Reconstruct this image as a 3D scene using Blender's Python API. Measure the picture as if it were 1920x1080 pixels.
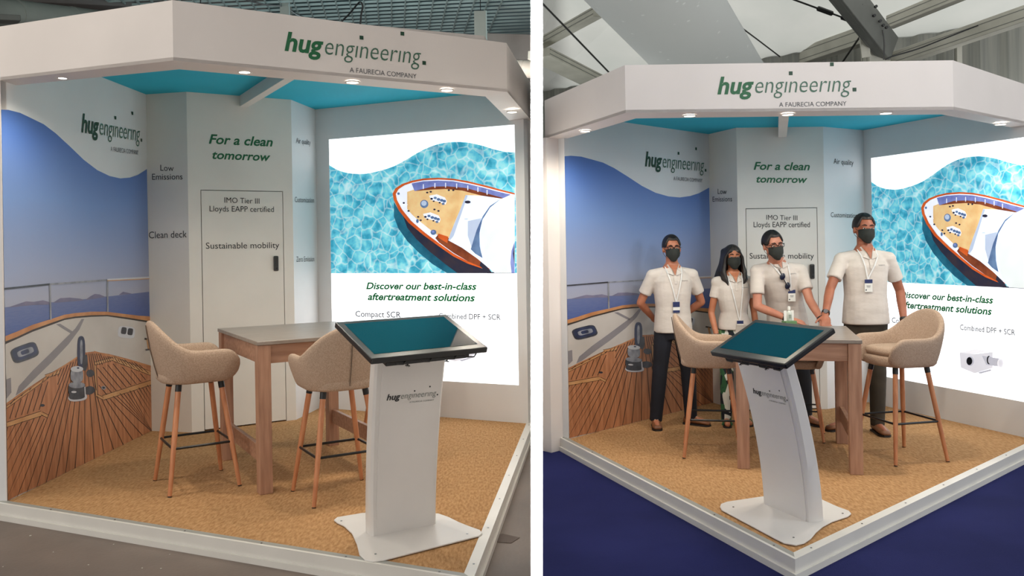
import bpy, bmesh, math, random
from math import sin, cos, pi, radians, sqrt
from mathutils import Vector, Matrix, Euler
random.seed(4)
for o in list(bpy.data.objects): bpy.data.objects.remove(o)
SC = bpy.context.scene
COL = SC.collection
V = Vector
# ------------------------------------------------------------------ camera
F, PITCH, ROLL, CZ, YC = 1600.0, 0.0, -0.0165, 1.7, 460.0
FW = V((0, cos(PITCH), -sin(PITCH))); ZC = V((0, sin(PITCH), cos(PITCH))); XR = V((1, 0, 0))
RT = XR*cos(ROLL)+ZC*sin(ROLL); UP = -XR*sin(ROLL)+ZC*cos(ROLL)
cam = bpy.data.objects.new('camera', bpy.data.cameras.new('camera')); COL.objects.link(cam)
cam.data.sensor_width = 36; cam.data.lens = F/1920*36; cam.data.shift_y = (YC-540)/1920; cam.data.clip_start = 0.05; cam.data.clip_end = 200
M = Matrix.Identity(4)
for i in range(3):
    M[i][0] = RT[i]; M[i][1] = UP[i]; M[i][2] = -FW[i]
M[2][3] = CZ
cam.matrix_world = M
SC.camera = cam
# ------------------------------------------------------------------ world, exposure, sun and added fill lights of the two halls
SC.view_settings.view_transform = 'Standard'; SC.view_settings.look = 'None'
SC.view_settings.gamma = 1; SC.view_settings.use_curve_mapping = False
SC.view_settings.exposure = 0.0
W = bpy.data.worlds.new('hall_light'); SC.world = W; W.use_nodes = True
W.node_tree.nodes['Background'].inputs[0].default_value = (1.0, 0.965, 0.93, 1)
W.node_tree.nodes['Background'].inputs[1].default_value = 0.72
def area(name, loc, tgt, size, power, col=(1, .95, .9), sy=None, spread=180):
    l = bpy.data.lights.new(name, 'AREA'); l.energy = power; l.color = col; l.size = size
    if sy: l.shape = 'RECTANGLE'; l.size_y = sy
    l.spread = radians(spread)
    o = bpy.data.objects.new(name, l); COL.objects.link(o); o.location = loc
    o.rotation_euler = (V(tgt)-V(loc)).to_track_quat('-Z', 'Y').to_euler(); return o
area('hall_fill', (-3.5, 0.5, 5.4), (-1.5, 5.5, 0.5), 2.0, 30, (1, .93, .85))  # unseen soft light added to brighten the left stand from the front
area('hall_fill', (-6, 3.5, 5.0), (-1.5, 5.5, 1.5), 1.5, 55, (1, .92, .8))  # second unseen area light added over the left hall
area('tent_fill', (6.5, 1.5, 5.0), (2.0, 6.0, .5), 2.5, 24, (.9, .95, 1))  # unseen cool light added to brighten the right stand
area('tent_fill', (2.2, 0.0, 5.6), (2.5, 6.5, 1.0), 2.0, 12, (1, .93, .85))  # unseen warm light added before the right stand
area('tent_fill', (7.0, 2.6, 2.8), (3.2, 4.7, 0), 1.2, 75, (.85, .92, 1))  # unseen side light added for the right kick board and carpet
area('divider_fill', (0.05, 0.9, 4.6), (0.07, 2.2, 1.75), .3, 42, (1, 1, 1), spread=22)  # unseen spot added to turn the end of the middle slab white
area('lattice_fill', (-2.4, 8.6, 3.35), (-1.6, 11.5, 6), 1.6, 55, (.75, .96, 1))  # hidden teal-tinted light added above the stand to brighten the lattice
area('lattice_fill', (-.4, 9.4, 3.4), (-.2, 12, 6), .8, 14, (1, .9, .85))  # hidden warmer light added for the right part of the lattice
area('tent_roof_fill', (5.6, 9.2, 3.0), (4.4, 8.4, 6), 1.4, 12, (1, 1, .97))  # hidden light added to brighten the tent roof
area('tent_roof_fill', (1.0, 9.6, 2.6), (1.0, 9.4, 6), 1.2, 8, (.97, 1, .97))  # hidden light added behind the stand for the left of the tent
sl = bpy.data.lights.new('sun', 'SUN'); sl.energy = 2.7; sl.angle = radians(8); sl.color = (1, .99, .95)
so = bpy.data.objects.new('sun', sl); COL.objects.link(so); so.rotation_euler = (radians(-14), radians(-10), 0); so.location = (4, 6, 12)
area('tent_fill', (3.5, -1.0, 4.2), (2.4, 8.5, 5.0), 2.5, 30, (1, 1, .97), spread=60)  # unseen narrow light added to lift the tent roof
area('hall_fill', (-6.0, .2, 2.8), (-2.5, 7.5, 1.5), 1.5, 80, (1, .93, .86))  # low fill added to lift the inner panels and left fascia
# ------------------------------------------------------------------ pixel rays -> points at real places
CAM = V((0, 0, CZ))
def ray(x, y): return FW+RT*((x-960)/F)-UP*((y-YC)/F)
def atz(x, y, z=.1):
    r = ray(x, y); return CAM+r*((z-CZ)/r.z)
def aty(x, y, Y):
    r = ray(x, y); return CAM+r*(Y/r.y)
def onplane(x, y, P, Q):
    n = V((-(Q[1]-P[1]), Q[0]-P[0])); r = ray(x, y)
    t = (V(P[:2]).dot(n)-0)/(V((r.x, r.y)).dot(n)); return CAM+r*t
# ------------------------------------------------------------------ materials
def lin(c):
    return tuple(((v/255)/12.92 if v/255 <= .04045 else ((v/255+.055)/1.055)**2.4) for v in c)+(1,)
MATS = {}
def mat(name, rgb, rough=.6, metal=0, rgb2=None, scale=8, bump=0, bscale=60, spec=.5, emit=0, stretch=None, detail=4, alpha=None, coord='Object', coat=0):
    if name in MATS: return MATS[name]
    m = bpy.data.materials.new(name); m.use_nodes = True; nt = m.node_tree; N = nt.nodes; L = nt.links
    b = N['Principled BSDF']; b.inputs['Roughness'].default_value = rough; b.inputs['Metallic'].default_value = metal
    b.inputs['Specular IOR Level'].default_value = spec; b.inputs['Coat Weight'].default_value = coat
    c = lin(rgb); b.inputs['Base Color'].default_value = c
    tc = N.new('ShaderNodeTexCoord'); mp = N.new('ShaderNodeMapping'); L.new(tc.outputs[coord], mp.inputs[0])
    if stretch: mp.inputs['Scale'].default_value = stretch
    c2 = lin(rgb2) if rgb2 else tuple(v*.94 for v in c[:3])+(1,)
    n = N.new('ShaderNodeTexNoise'); n.inputs['Scale'].default_value = scale; n.inputs['Detail'].default_value = detail
    L.new(mp.outputs[0], n.inputs[0])
    r = N.new('ShaderNodeValToRGB'); r.color_ramp.elements[0].color = c2; r.color_ramp.elements[1].color = c
    r.color_ramp.elements[0].position = .35; r.color_ramp.elements[1].position = .65
    L.new(n.outputs[0], r.inputs[0]); L.new(r.outputs[0], b.inputs['Base Color'])
    if emit:
        L.new(r.outputs[0], b.inputs['Emission Color']); b.inputs['Emission Strength'].default_value = emit
        b.inputs['Specular IOR Level'].default_value = 0
    if bump:
        n2 = N.new('ShaderNodeTexNoise'); n2.inputs['Scale'].default_value = bscale; n2.inputs['Detail'].default_value = 3
        L.new(mp.outputs[0], n2.inputs[0]); bp = N.new('ShaderNodeBump'); bp.inputs['Strength'].default_value = bump
        bp.inputs['Distance'].default_value = .01
        L.new(n2.outputs[0], bp.inputs['Height']); L.new(bp.outputs[0], b.inputs['Normal'])
    MATS[name] = m; return m
def gradmat(name, stops, axis, lo, hi, emit=0, noise=0, nscale=3, stretch=None, rough=.45):
    """flat print whose inks change along one axis of the print"""
    m = bpy.data.materials.new(name); m.use_nodes = True; nt = m.node_tree; N = nt.nodes; L = nt.links; b = N['Principled BSDF']
    b.inputs['Roughness'].default_value = rough
    tc = N.new('ShaderNodeTexCoord'); sp = N.new('ShaderNodeSeparateXYZ'); L.new(tc.outputs['Object'], sp.inputs[0])
    mr = N.new('ShaderNodeMapRange'); mr.inputs[1].default_value = lo; mr.inputs[2].default_value = hi
    L.new(sp.outputs[axis], mr.inputs[0]); out = mr.outputs[0]
    if noise:
        mp = N.new('ShaderNodeMapping'); L.new(tc.outputs['Object'], mp.inputs[0])
        if stretch: mp.inputs['Scale'].default_value = stretch
        n = N.new('ShaderNodeTexNoise'); n.inputs['Scale'].default_value = nscale; L.new(mp.outputs[0], n.inputs[0])
        ma = N.new('ShaderNodeMath'); ma.operation = 'MULTIPLY_ADD'; ma.inputs[1].default_value = noise; L.new(n.outputs[0], ma.inputs[0]); L.new(out, ma.inputs[2])
        mb = N.new('ShaderNodeMath'); mb.operation = 'SUBTRACT'; mb.inputs[1].default_value = noise/2; L.new(ma.outputs[0], mb.inputs[0]); out = mb.outputs[0]
    r = N.new('ShaderNodeValToRGB'); e = r.color_ramp.elements
    e[0].position = stops[0][0]; e[0].color = lin(stops[0][1]); e[1].position = stops[-1][0]; e[1].color = lin(stops[-1][1])
    for p, c in stops[1:-1]: q = e.new(p); q.color = lin(c)
    L.new(out, r.inputs[0]); L.new(r.outputs[0], b.inputs['Base Color'])
    if emit:
        L.new(r.outputs[0], b.inputs['Emission Color']); b.inputs['Emission Strength'].default_value = emit; b.inputs['Specular IOR Level'].default_value = 0
    MATS[name] = m; return m
def translucent(m, f=.5):
    nt = m.node_tree; b = nt.nodes['Principled BSDF']; t = nt.nodes.new('ShaderNodeBsdfTranslucent'); mx = nt.nodes.new('ShaderNodeMixShader'); mx.inputs[0].default_value = f
    src = b.inputs['Base Color'].links[0].from_socket; nt.links.new(src, t.inputs[0]); nt.links.new(b.outputs[0], mx.inputs[1]); nt.links.new(t.outputs[0], mx.inputs[2]); nt.links.new(mx.outputs[0], nt.nodes['Material Output'].inputs[0]); return m
white = mat('white_panel', (226, 222, 214), .55, scale=2)
fascia_w = mat('fascia_paint', (228, 220, 215), .5, scale=1.5)
mural_w = mat('mural_white', (222, 222, 222), .5, scale=1.5)
teal = mat('teal_ceiling', (28, 186, 214), .7, scale=2)
sisal = mat('sisal_carpet', (196, 154, 110), .95, rgb2=(166, 124, 82), scale=70, bump=.6, bscale=190, spec=.1, stretch=(1, .28, 1))
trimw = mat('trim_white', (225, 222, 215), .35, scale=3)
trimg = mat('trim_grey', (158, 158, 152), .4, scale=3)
oak = mat('oak', (182, 140, 114), .5, rgb2=(158, 116, 92), scale=3, stretch=(14, 14, 1), bump=.08, bscale=20)
oakh = mat('oak_side', (182, 140, 114), .5, rgb2=(158, 116, 92), scale=3, stretch=(1, 14, 14), bump=.08, bscale=20)
beech = mat('beech_leg', (204, 140, 98), .4, rgb2=(184, 118, 78), scale=4, stretch=(10, 10, 1))
ttop = mat('table_top', (150, 138, 128), .28, rgb2=(130, 118, 108), scale=4, stretch=(1, 8, 1))
fabric = mat('beige_weave', (190, 166, 146), .95, rgb2=(170, 146, 126), scale=150, bump=.35, bscale=260, spec=.15, detail=1)
fabric_in = fabric
blackm = mat('black_metal', (16, 16, 17), .4)
blackp = mat('black_plastic', (10, 10, 12), .3)
kioskw = mat('kiosk_white', (222, 218, 214), .38, scale=2)
chrome = mat('steel', (150, 150, 150), .25, 1)
alu = mat('tent_aluminium', (196, 194, 182), .5, .1, rgb2=(176, 174, 162), scale=3)
alud = mat('tent_aluminium_dark', (116, 118, 114), .5, .2)
green = mat('letter_green', (10, 98, 56), .5)
greend = mat('letter_dark_green', (8, 62, 40), .5)
greeng = mat('letter_grey_green', (62, 104, 84), .5)
ink = mat('ink', (30, 32, 34), .6)
inkg = mat('ink_grey', (70, 74, 80), .6)
# ------------------------------------------------------------------ mesh helpers
class MB:
    def __init__(s): s.v = []; s.f = []; s.m = []
    def add(s, vs, fs, mi=0):
        b = len(s.v); s.v += [tuple(v) for v in vs]
        for f in fs: s.f.append([b+i for i in f]); s.m.append(mi)
    def box(s, c, d, R=None, mi=0):
        vs = []
        for x in (-1, 1):
            for y in (-1, 1):
                for z in (-1, 1):
                    p = V((x*d[0]/2, y*d[1]/2, z*d[2]/2))
                    if R is not None: p = R @ p
                    vs.append(V(c)+p)
        s.add(vs, [(0, 1, 3, 2), (4, 6, 7, 5), (0, 4, 5, 1), (2, 3, 7, 6), (0, 2, 6, 4), (1, 5, 7, 3)], mi)
    def prism(s, pts, z0, z1, mi=0):
        """plan outline pts (xy), extruded; z0/z1 numbers or lists"""
        n = len(pts); z0 = [z0]*n if not hasattr(z0, '__len__') else z0; z1 = [z1]*n if not hasattr(z1, '__len__') else z1
        a = sum(pts[i][0]*pts[(i+1) % n][1]-pts[(i+1) % n][0]*pts[i][1] for i in range(n))
        idx = list(range(n)) if a > 0 else list(range(n))[::-1]
        vs = [(pts[i][0], pts[i][1], z0[i]) for i in idx]+[(pts[i][0], pts[i][1], z1[i]) for i in idx]
        fs = [tuple(range(n))[::-1], tuple(range(n, 2*n))]+[(i, (i+1) % n, n+(i+1) % n, n+i) for i in range(n)]
        s.add(vs, fs, mi)
    def tube(s, pts, r, n=8, cap=True, mi=0, flat=None):
        pts = [V(p) for p in pts]; rs = r if hasattr(r, '__len__') else [r]*len(pts)
        rings = []; prev = None
        for i, p in enumerate(pts):
            t = (pts[min(i+1, len(pts)-1)]-pts[max(i-1, 0)]).normalized()
            if prev is None: a = t.orthogonal().normalized()
            else:
                a = (prev-t*prev.dot(t)).normalized()
            prev = a; b = t.cross(a)
            rings.append([p+(a*cos(2*pi*k/n)+b*sin(2*pi*k/n))*rs[i] for k in range(n)])
        vs = [q for rg in rings for q in rg]; fs = []
        for i in range(len(pts)-1):
            for k in range(n): fs.append((i*n+k, i*n+(k+1) % n, (i+1)*n+(k+1) % n, (i+1)*n+k))
        if cap: fs += [tuple(range(n))[::-1], tuple(range(len(vs)-n, len(vs)))]
        s.add(vs, fs, mi)
    def beam(s, A, B, w, h, up=V((0, 0, 1)), mi=0):
        A = V(A); B = V(B); t = (B-A).normalized(); sd = t.cross(up).normalized(); u = sd.cross(t)
        vs = []
        for P in (A, B):
            for a, b in ((-1, -1), (1, -1), (1, 1), (-1, 1)): vs.append(P+sd*a*w/2+u*b*h/2)
        s.add(vs, [(0, 1, 2, 3), (7, 6, 5, 4), (0, 4, 5, 1), (1, 5, 6, 2), (2, 6, 7, 3), (3, 7, 4, 0)], mi)
    def ell(s, c, r, R=None, nu=16, nv=10, mi=0):
        vs = []; fs = []; c = V(c)
        for j in range(nv+1):
            th = pi*j/nv
            for i in range(nu):
                p = V((r[0]*sin(th)*cos(2*pi*i/nu), r[1]*sin(th)*sin(2*pi*i/nu), r[2]*cos(th)))
                if R is not None: p = R @ p
                vs.append(c+p)
        for j in range(nv):
            for i in range(nu):
                fs.append((j*nu+i, (j+1)*nu+i, (j+1)*nu+(i+1) % nu, j*nu+(i+1) % nu))
        s.add(vs, fs, mi)
    def loft(s, rings, cap=True, mi=0):
        n = len(rings[0]); vs = [q for r in rings for q in r]; fs = []
        for i in range(len(rings)-1):
            for k in range(n): fs.append((i*n+k, i*n+(k+1) % n, (i+1)*n+(k+1) % n, (i+1)*n+k))
        if cap: fs += [tuple(range(n))[::-1], tuple(range(len(vs)-n, len(vs)))]
        s.add(vs, fs, mi)
    def mesh(s, name, mats, smooth=False, weld=False):
        me = bpy.data.meshes.new(name); me.from_pydata(s.v, [], s.f)
        for m in (mats if isinstance(mats, (list, tuple)) else [mats]): me.materials.append(m)
        me.polygons.foreach_set('material_index', s.m)
        bm = bmesh.new(); bm.from_mesh(me)
        if weld: bmesh.ops.remove_doubles(bm, verts=bm.verts, dist=1e-5)
        bmesh.ops.recalc_face_normals(bm, faces=bm.faces)
        if smooth:
            for f in bm.faces: f.smooth = True
            if smooth != 'all':
                for e in bm.edges:
                    if len(e.link_faces) == 2 and e.calc_face_angle(0) > .7: e.smooth = False
        bm.to_mesh(me); bm.free(); return me
    def build(s, name, mats, parent=None, smooth=False, bevel=0, weld=False, seg=2):
        me = s.mesh(name, mats, smooth, weld); o = bpy.data.objects.new(name, me); COL.objects.link(o)
        if parent is not None: o.parent = parent
        if bevel:
            md = o.modifiers.new('bevel', 'BEVEL'); md.width = bevel; md.segments = seg; md.limit_method = 'ANGLE'; md.angle_limit = radians(40)
        return o
def tag(o, label=None, cat=None, group=None, kind=None):
    if label: o['label'] = label
    if cat: o['category'] = cat
    if group: o['group'] = group
    if kind: o['kind'] = kind
    return o
def empty(name, loc=(0, 0, 0), rz=0, label=None, cat=None, group=None, kind=None):
    o = bpy.data.objects.new(name, None); COL.objects.link(o); o.location = loc; o.rotation_euler = (0, 0, rz); o.empty_display_size = .1
    return tag(o, label, cat, group, kind)
def copy_tree(o, parent=None):
    c = o.copy(); COL.objects.link(c); c.parent = parent
    for ch in list(o.children): copy_tree(ch, c)
    return c
def evalmesh(o, name):
    dg = bpy.context.evaluated_depsgraph_get(); me = bpy.data.meshes.new_from_object(o.evaluated_get(dg)); me.name = name; return me
# flat prints and lettering ------------------------------------------------
class Plane:
    """upright plane through plan points P->Q, local x along P->Q, local y up, normal facing the camera side"""
    def __init__(s, P, Q, off=0.0):
        s.P = V((P[0], P[1])); s.d = (V((Q[0], Q[1]))-s.P).normalized()
        n = V((s.d.y, -s.d.x))
        if n.dot(-s.P) < 0: n = -n
        s.n = n; s.P = s.P+n*off
    def uz(s, x, y):
        p = onplane(x, y, s.P, s.P+s.d); return ((V((p.x, p.y))-s.P).dot(s.d), p.z)
    def mat(s, off=0.0, su=1, sz=1, u0=0, z0=0):
        M = Matrix.Identity(4)
        fl = 1
        X = V((s.d.x, s.d.y, 0)); Z = V((0, 0, 1)); Nn = V((s.n.x, s.n.y, 0))
        for i in range(3):
            M[i][0] = X[i]*su; M[i][1] = Z[i]*sz; M[i][2] = Nn[i]
        O = s.P+s.n*off
        M[0][3] = O.x+X.x*u0; M[1][3] = O.y+X.y*u0; M[2][3] = z0
        return M
def place(name, me, plane, off, parent, **k):
    o = bpy.data.objects.new(name, me); COL.objects.link(o); o.matrix_world = plane.mat(off, **k)
    if parent is not None:
        o.parent = parent; o.matrix_parent_inverse = parent.matrix_basis.inverted()
    return o
def text_geo(s, shear=0, weight=0, extrude=0.0015):
    cu = bpy.data.curves.new('t', 'FONT'); cu.body = s; cu.shear = shear; cu.offset = weight; cu.size = 1; cu.resolution_u = 3
    o = bpy.data.objects.new('t', cu); COL.objects.link(o)
    me = evalmesh(o, 't'); vs = [tuple(v.co) for v in me.vertices]; fs = [tuple(p.vertices) for p in me.polygons]
    bpy.data.objects.remove(o); bpy.data.curves.remove(cu); bpy.data.meshes.remove(me)
    xs = [v[0] for v in vs]; ys = [v[1] for v in vs]
    return vs, fs, (min(xs), min(ys), max(xs), max(ys))
def fit_text(mb, s, u0, z0, u1, z1, mi=0, shear=0, weight=0, skew=0, ref=None):
    """put text in the box; z0 is the baseline, z1 the cap height line"""
    vs, fs, bb = text_geo(s, shear, weight)
    _, _, rb = text_geo(ref or 'H', 0, 0)
    cap = rb[3]
    sx = (u1-u0)/(bb[2]-bb[0]); sz = (z1-z0)/cap
    out = [(u0+(v[0]-bb[0])*sx, z0+v[1]*sz, 0) for v in vs]
    mb.add(out, fs, mi)
def logo(mb, u0, z0, W, cap, cols=(0, 1, 2, 3)):
    """the firm's word mark: bold italic hug, light engineering, raised square dots, small line below"""
    xh = .74
    def sq(cx, cz, a): mb.add([(cx-a, cz-a, 0), (cx+a, cz-a, 0), (cx+a, cz+a, 0), (cx-a, cz+a, 0)], [(0, 1, 2, 3)], cols[2])
    fit_text(mb, 'hug', u0, z0, u0+.262*W, z0+cap*1.02, cols[0], .22, .028)
    fit_text(mb, 'eng\u0131neer\u0131ng', u0+.272*W, z0, u0+.962*W, z0+cap*1.05, cols[1], .2, -.008)
    a = .0135*W
    sq(u0+.985*W, z0+a, a); sq(u0+.528*W, z0+cap*1.2, a); sq(u0+.825*W, z0+cap*1.72, a)
    fit_text(mb, 'A FAURECIA COMPANY', u0+.441*W, z0-cap*.88, u0+.925*W, z0-cap*.60, cols[3], 0, -.004)
# ------------------------------------------------------------------ the two stands (plan corners measured from the photograph)
def XY(p): return V((p.x, p.y))
LB = dict(side='left', H=3.098,
          S0=XY(atz(14, 940)), SS=XY(atz(870, 1076)), OS=XY(atz(987, 794)), c0=XY(atz(284, 808)), cd=XY(atz(360, 811)),
          dc=XY(atz(555.5, 787)), Oc=XY(atz(600, 764.5)))
RB = dict(side='right', H=2.775,
          S0=XY(atz(1067, 823)), SS=XY(atz(1488, 1037)), OS=XY(atz(1920, 833.7)), c0=XY(atz(1337, 755)), cd=None,
          dc=XY(atz(1552, 767)), Oc=XY(atz(1627, 754)))
# right stand: back-left panel corner from its top edge
_p = atz(1380.5, 239.5, 2.775); RB['cd'] = V((_p.x, _p.y))
# the right wall runs on past the frame
d = (XY(atz(1920, 820))-RB['Oc']).normalized(); RB['Wend'] = RB['Oc']+d*2.95
e = (RB['OS']-RB['SS']).normalized()
# meet of right wall line and right platform edge
def meet(p, d, q, e):
    den = d.x*e.y-d.y*e.x; t = ((q.x-p.x)*e.y-(q.y-p.y)*e.x)/den; return p+d*t
RB['OS'] = meet(RB['Oc'], d, RB['SS'], e)
def project(P):
    d = V(P)-CAM; k = d.dot(FW); return (960+F*d.dot(RT)/k, YC-F*d.dot(UP)/k)
def zat(P, y):
    lo, hi = -1.0, 7.0
    for _ in range(50):
        m = (lo+hi)/2
        if project((P.x, P.y, m))[1] > y: lo = m
        else: hi = m
    return lo
def offs(P, Q, w):
    """plan line P-Q moved outwards (towards the viewer) by w"""
    d = (Q-P).normalized(); n = V((-d.y, d.x)); n = -n if n.y > 0 else n
    return P+n*w, Q+n*w
def fascia(B, wa, wb, pxs):
    A = offs(B['S0'], B['SS'], wa); Bq = offs(B['OS'], B['SS'], wb)
    for k, ln, (x, yb, yt) in zip(('q0', 'Se', 'eS', 'Oq'), (A, A, Bq, Bq), pxs):
        p = onplane(x, yb, ln[0], ln[1]); B[k] = V((p.x, p.y)); B['z'+k] = (p.z, zat(B[k], yt))
    B['z0'], B['zq'] = B['zq0'], B['zOq']
fascia(LB, 0, .075, [(-12, 151.8, 51.8), (325, 113.5, 0), (951, 172.5, 80.5), (996, 225.5, 156.5)])
fascia(RB, .14, .0, [(1022, 260, 188.6), (1173, 211.6, 122), (1788, 205.6, 113), (2010, 250, 187)])
XZ = lambda x, y, z: XY(atz(x, y, z))
LB['iSe'] = XZ(336, 130, LB['zSe'][0]); LB['i0'] = XZ(-10, 164, LB['z0'][0]); LB['ieS'] = XZ(910, 181, LB['zeS'][0]); LB['iq'] = XZ(961, 232, LB['zq'][0])
RB['iSe'] = XZ(1192, 222, RB['zSe'][0]); RB['i0'] = XZ(1056, 262, RB['z0'][0]); RB['ieS'] = XZ(1765, 214.5, RB['zeS'][0]); RB['iq'] = XZ(1960, 257, RB['zeS'][0])
def v2(P): return (P.x, P.y)
def wall(name, P, Q, z0, z1, th, back, m=None):
    """upright slab whose visible face is P-Q; thickness goes to the side 'back' points at"""
    d = (Q-P).normalized(); n = V((d.y, -d.x))
    if n.dot(-P) > 0: n = -n
    mb = MB(); mb.prism([v2(P), v2(Q), v2(Q+n*th), v2(P+n*th)], z0, z1)
    return mb.build(name, m or white)
PG, PH = .0, .1     # hall ground, platform top
def platform(B):
    S0, SS, OS, c0 = B['S0'], B['SS'], B['OS'], B['c0']
    root = empty('stand_platform', (SS.x, SS.y, 0))
    tag(root, f"low carpeted platform with white edging under the {'left' if B is LB else 'right'} stand", 'platform')
    def loc(m):  # to root space
        m.v = [(x-SS.x, y-SS.y, z) for x, y, z in m.v]; return m
    a = (S0-SS).normalized(); b = (OS-SS).normalized()
    A0 = SS+a*((S0-SS).length+.12); B0 = SS+b*((OS-SS).length+.10); back = B['Oc']+(B['Oc']-B['OS']).normalized()*.9
    m = MB(); m.prism([v2(SS), v2(B0), v2(back), v2(B['c0']+(c0-S0).normalized()*.9), v2(A0)], .02, PH); loc(m).build('carpet', sisal, root)
    na = V((a.y, -a.x)); na = -na if na.dot(b) > 0 else na      # outward of edge a
    nb = V((b.y, -b.x)); nb = -nb if nb.dot(a) > 0 else nb
    def outc(w): return meet(SS+na*w, a, SS+nb*w, b)
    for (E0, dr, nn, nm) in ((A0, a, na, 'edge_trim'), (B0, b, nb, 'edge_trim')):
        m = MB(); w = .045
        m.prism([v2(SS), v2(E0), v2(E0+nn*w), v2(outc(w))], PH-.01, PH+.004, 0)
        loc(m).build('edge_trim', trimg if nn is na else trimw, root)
        m = MB(); m.prism([v2(outc(w-.006)), v2(E0+nn*(w-.006)), v2(E0+nn*(w+.012)), v2(outc(w+.012))], .0, PH+.0045, 0)
        loc(m).build('kick_board', trimw, root)
        m = MB(); m.prism([v2(outc(w+.012)), v2(E0+nn*(w+.012)), v2(E0+nn*(w+.026)), v2(outc(w+.026))], .0, .035, 0)
        loc(m).build('skirting_strip', trimw, root)
    m = MB()
    for (E0, nn, dr) in ((A0, na, a), (B0, nb, b)):
        L = (E0-SS).length
        for k in range(int(L/.55)+1):
            p = SS+dr*(.12+k*.55)+nn*.03; m.tube([(p.x, p.y, PH+.004), (p.x, p.y, PH+.0065)], .0055, 8)
    o = loc(m).build('screw', chrome, root); o['kind'] = 'stuff'
    return root
platform(LB); platform(RB)

def canopy(B):
    left = B is LB
    rt = empty('stand_canopy', (B['Se'].x, B['Se'].y, 0))
    tag(rt, f"white canopy fascia with green word mark and teal ceiling over the {'left' if left else 'right'} stand", 'canopy')
    def bl(m, name, mt, **k):
        m.v = [(x-B['Se'].x, y-B['Se'].y, z) for x, y, z in m.v]; return m.build(name, mt, rt, **k)
    outer = [B['q0'], B['Se'], B['eS'], B['Oq']]; inner = [B['i0'], B['iSe'], B['ieS'], B['iq']]
    zs = [B['z0'], B['zSe'], B['zeS'], B['zq']]
    th = .03
    for i in range(3):
        P, Q = outer[i], outer[i+1]; d = (Q-P).normalized(); n = V((-d.y, d.x)); 
        if n.dot(P) < 0: n = -n
        m = MB(); m.prism([v2(P), v2(Q), v2(Q+n*th), v2(P+n*th)], [zs[i][0], zs[i+1][0], zs[i+1][0], zs[i][0]], [zs[i][1], zs[i+1][1], zs[i+1][1], zs[i][1]])
        bl(m, 'fascia_panel', fascia_w)
        a, b = zs[i][0], zs[i+1][0]
        m = MB(); m.prism([v2(P), v2(Q), v2(inner[i+1]), v2(inner[i])], [a, b, b, a], [a+.02, b+.02, b+.02, a+.02]); bl(m, 'soffit', fascia_w)
        Pi, Qi = inner[i], inner[i+1]
        m = MB(); m.prism([v2(Pi), v2(Qi), v2(Qi-n*.02), v2(Pi-n*.02)], [a+.005, b+.005, b+.005, a+.005], [max(B['H'], a)+.01]*4); bl(m, 'inner_fascia', fascia_w)
    m = MB(); H = B['H']
    wl = (B['S0']-B['c0']); wr = (B['OS']-B['Oc'])
    m.prism([v2(B['c0']), v2(B['c0']+wl*.97), v2(B['iSe']-V((.0, .05))), v2(B['ieS']-V((.0, .03))), v2(B['Oc']+wr*.97), v2(B['Oc']), v2(B['dc']), v2(B['cd'])], H, H+.03)
    bl(m, 'ceiling_panel', teal)
    k = MB(); k.v = [(a[0]+B['Se'].x*0, a[1], a[2]+.031) for a in m.v]; k.f = m.f; k.m = m.m; k.build('bounce_board', fascia_w, rt)  # unseen white sheet added so light bounces up without teal
    mid = (B['cd']+B['dc'])/2
    if left: A = onplane(457, 190, B['cd'], B['dc']); E = atz(533, 147, 3.03); z = 3.05
    else: A = onplane(1467, 250, B['cd'], B['dc']); E = atz(1470, 216, 2.68); z = 2.73
    m = MB(); dd = (XY(E)-XY(A)).normalized()
    e2 = XY(E)+dd*.25; m.beam((A.x, A.y, z), (e2.x, e2.y, z), .075, .10); bl(m, 'ceiling_beam', white)
    # lettering on the middle fascia
    pl = Plane(B['Se'], B['eS'])
    if left: u0, z0 = pl.uz(533.5, 94); u1, z1 = pl.uz(799, 122)
    else: u0, z0 = pl.uz(1345, 176); u1, z1 = pl.uz(1606, 171.5)
    m = MB(); logo(m, 0, 0, u1-u0, .108)
    me = m.mesh('lettering', [green, greeng, greend, inkg])
    o = place('lettering', me, pl, .002, None, u0=u0, z0=z0)
    # follow the small slope of the panel
    sl = (z1-z0)/(u1-u0)
    for v in me.vertices: v.co.y += v.co.x*sl
    o.parent = rt; o.matrix_parent_inverse = Matrix.Translation((B['Se'].x, B['Se'].y, 0)).inverted()
    o['label'] = 'green word mark lettering on the fascia'; o['kind'] = 'stuff'
    return rt
canopy(LB); canopy(RB)
# downlights ------------------------------------------------------------------
glow = mat('lamp_glow', (255, 250, 240), .5, rgb2=(255, 250, 240), emit=9)
def downlight(p, z, lab, n, power):
    root = empty('downlight', (p.x, p.y, z), 0, lab, 'downlight', 'round downlights along the canopy soffits')
    m = MB(); m.loft([[(r*cos(2*pi*k/20), r*sin(2*pi*k/20), zz) for k in range(20)] for r, zz in ((.046, .0), (.046, -.006), (.038, -.008), (.036, 0.0))], cap=False); m.build('ring', white, root)
    m = MB(); m.loft([[(r*cos(2*pi*k/20), r*sin(2*pi*k/20), zz) for k in range(20)] for r, zz in ((.037, -.002), (.036, -.005), (.02, -.008))]); m.build('lamp_disc', glow, root)
    l = bpy.data.lights.new('downlight_lamp', 'SPOT'); l.energy = power; l.spot_size = radians(165); l.spot_blend = .7; l.shadow_soft_size = .04; l.color = (1, .9, .76)
    o = bpy.data.objects.new('downlight_lamp', l); COL.objects.link(o); o.parent = root; o.location = (0, 0, -.02)
wo = ['leftmost', 'second from the left', 'middle', 'fourth from the left', 'rightmost']
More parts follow.
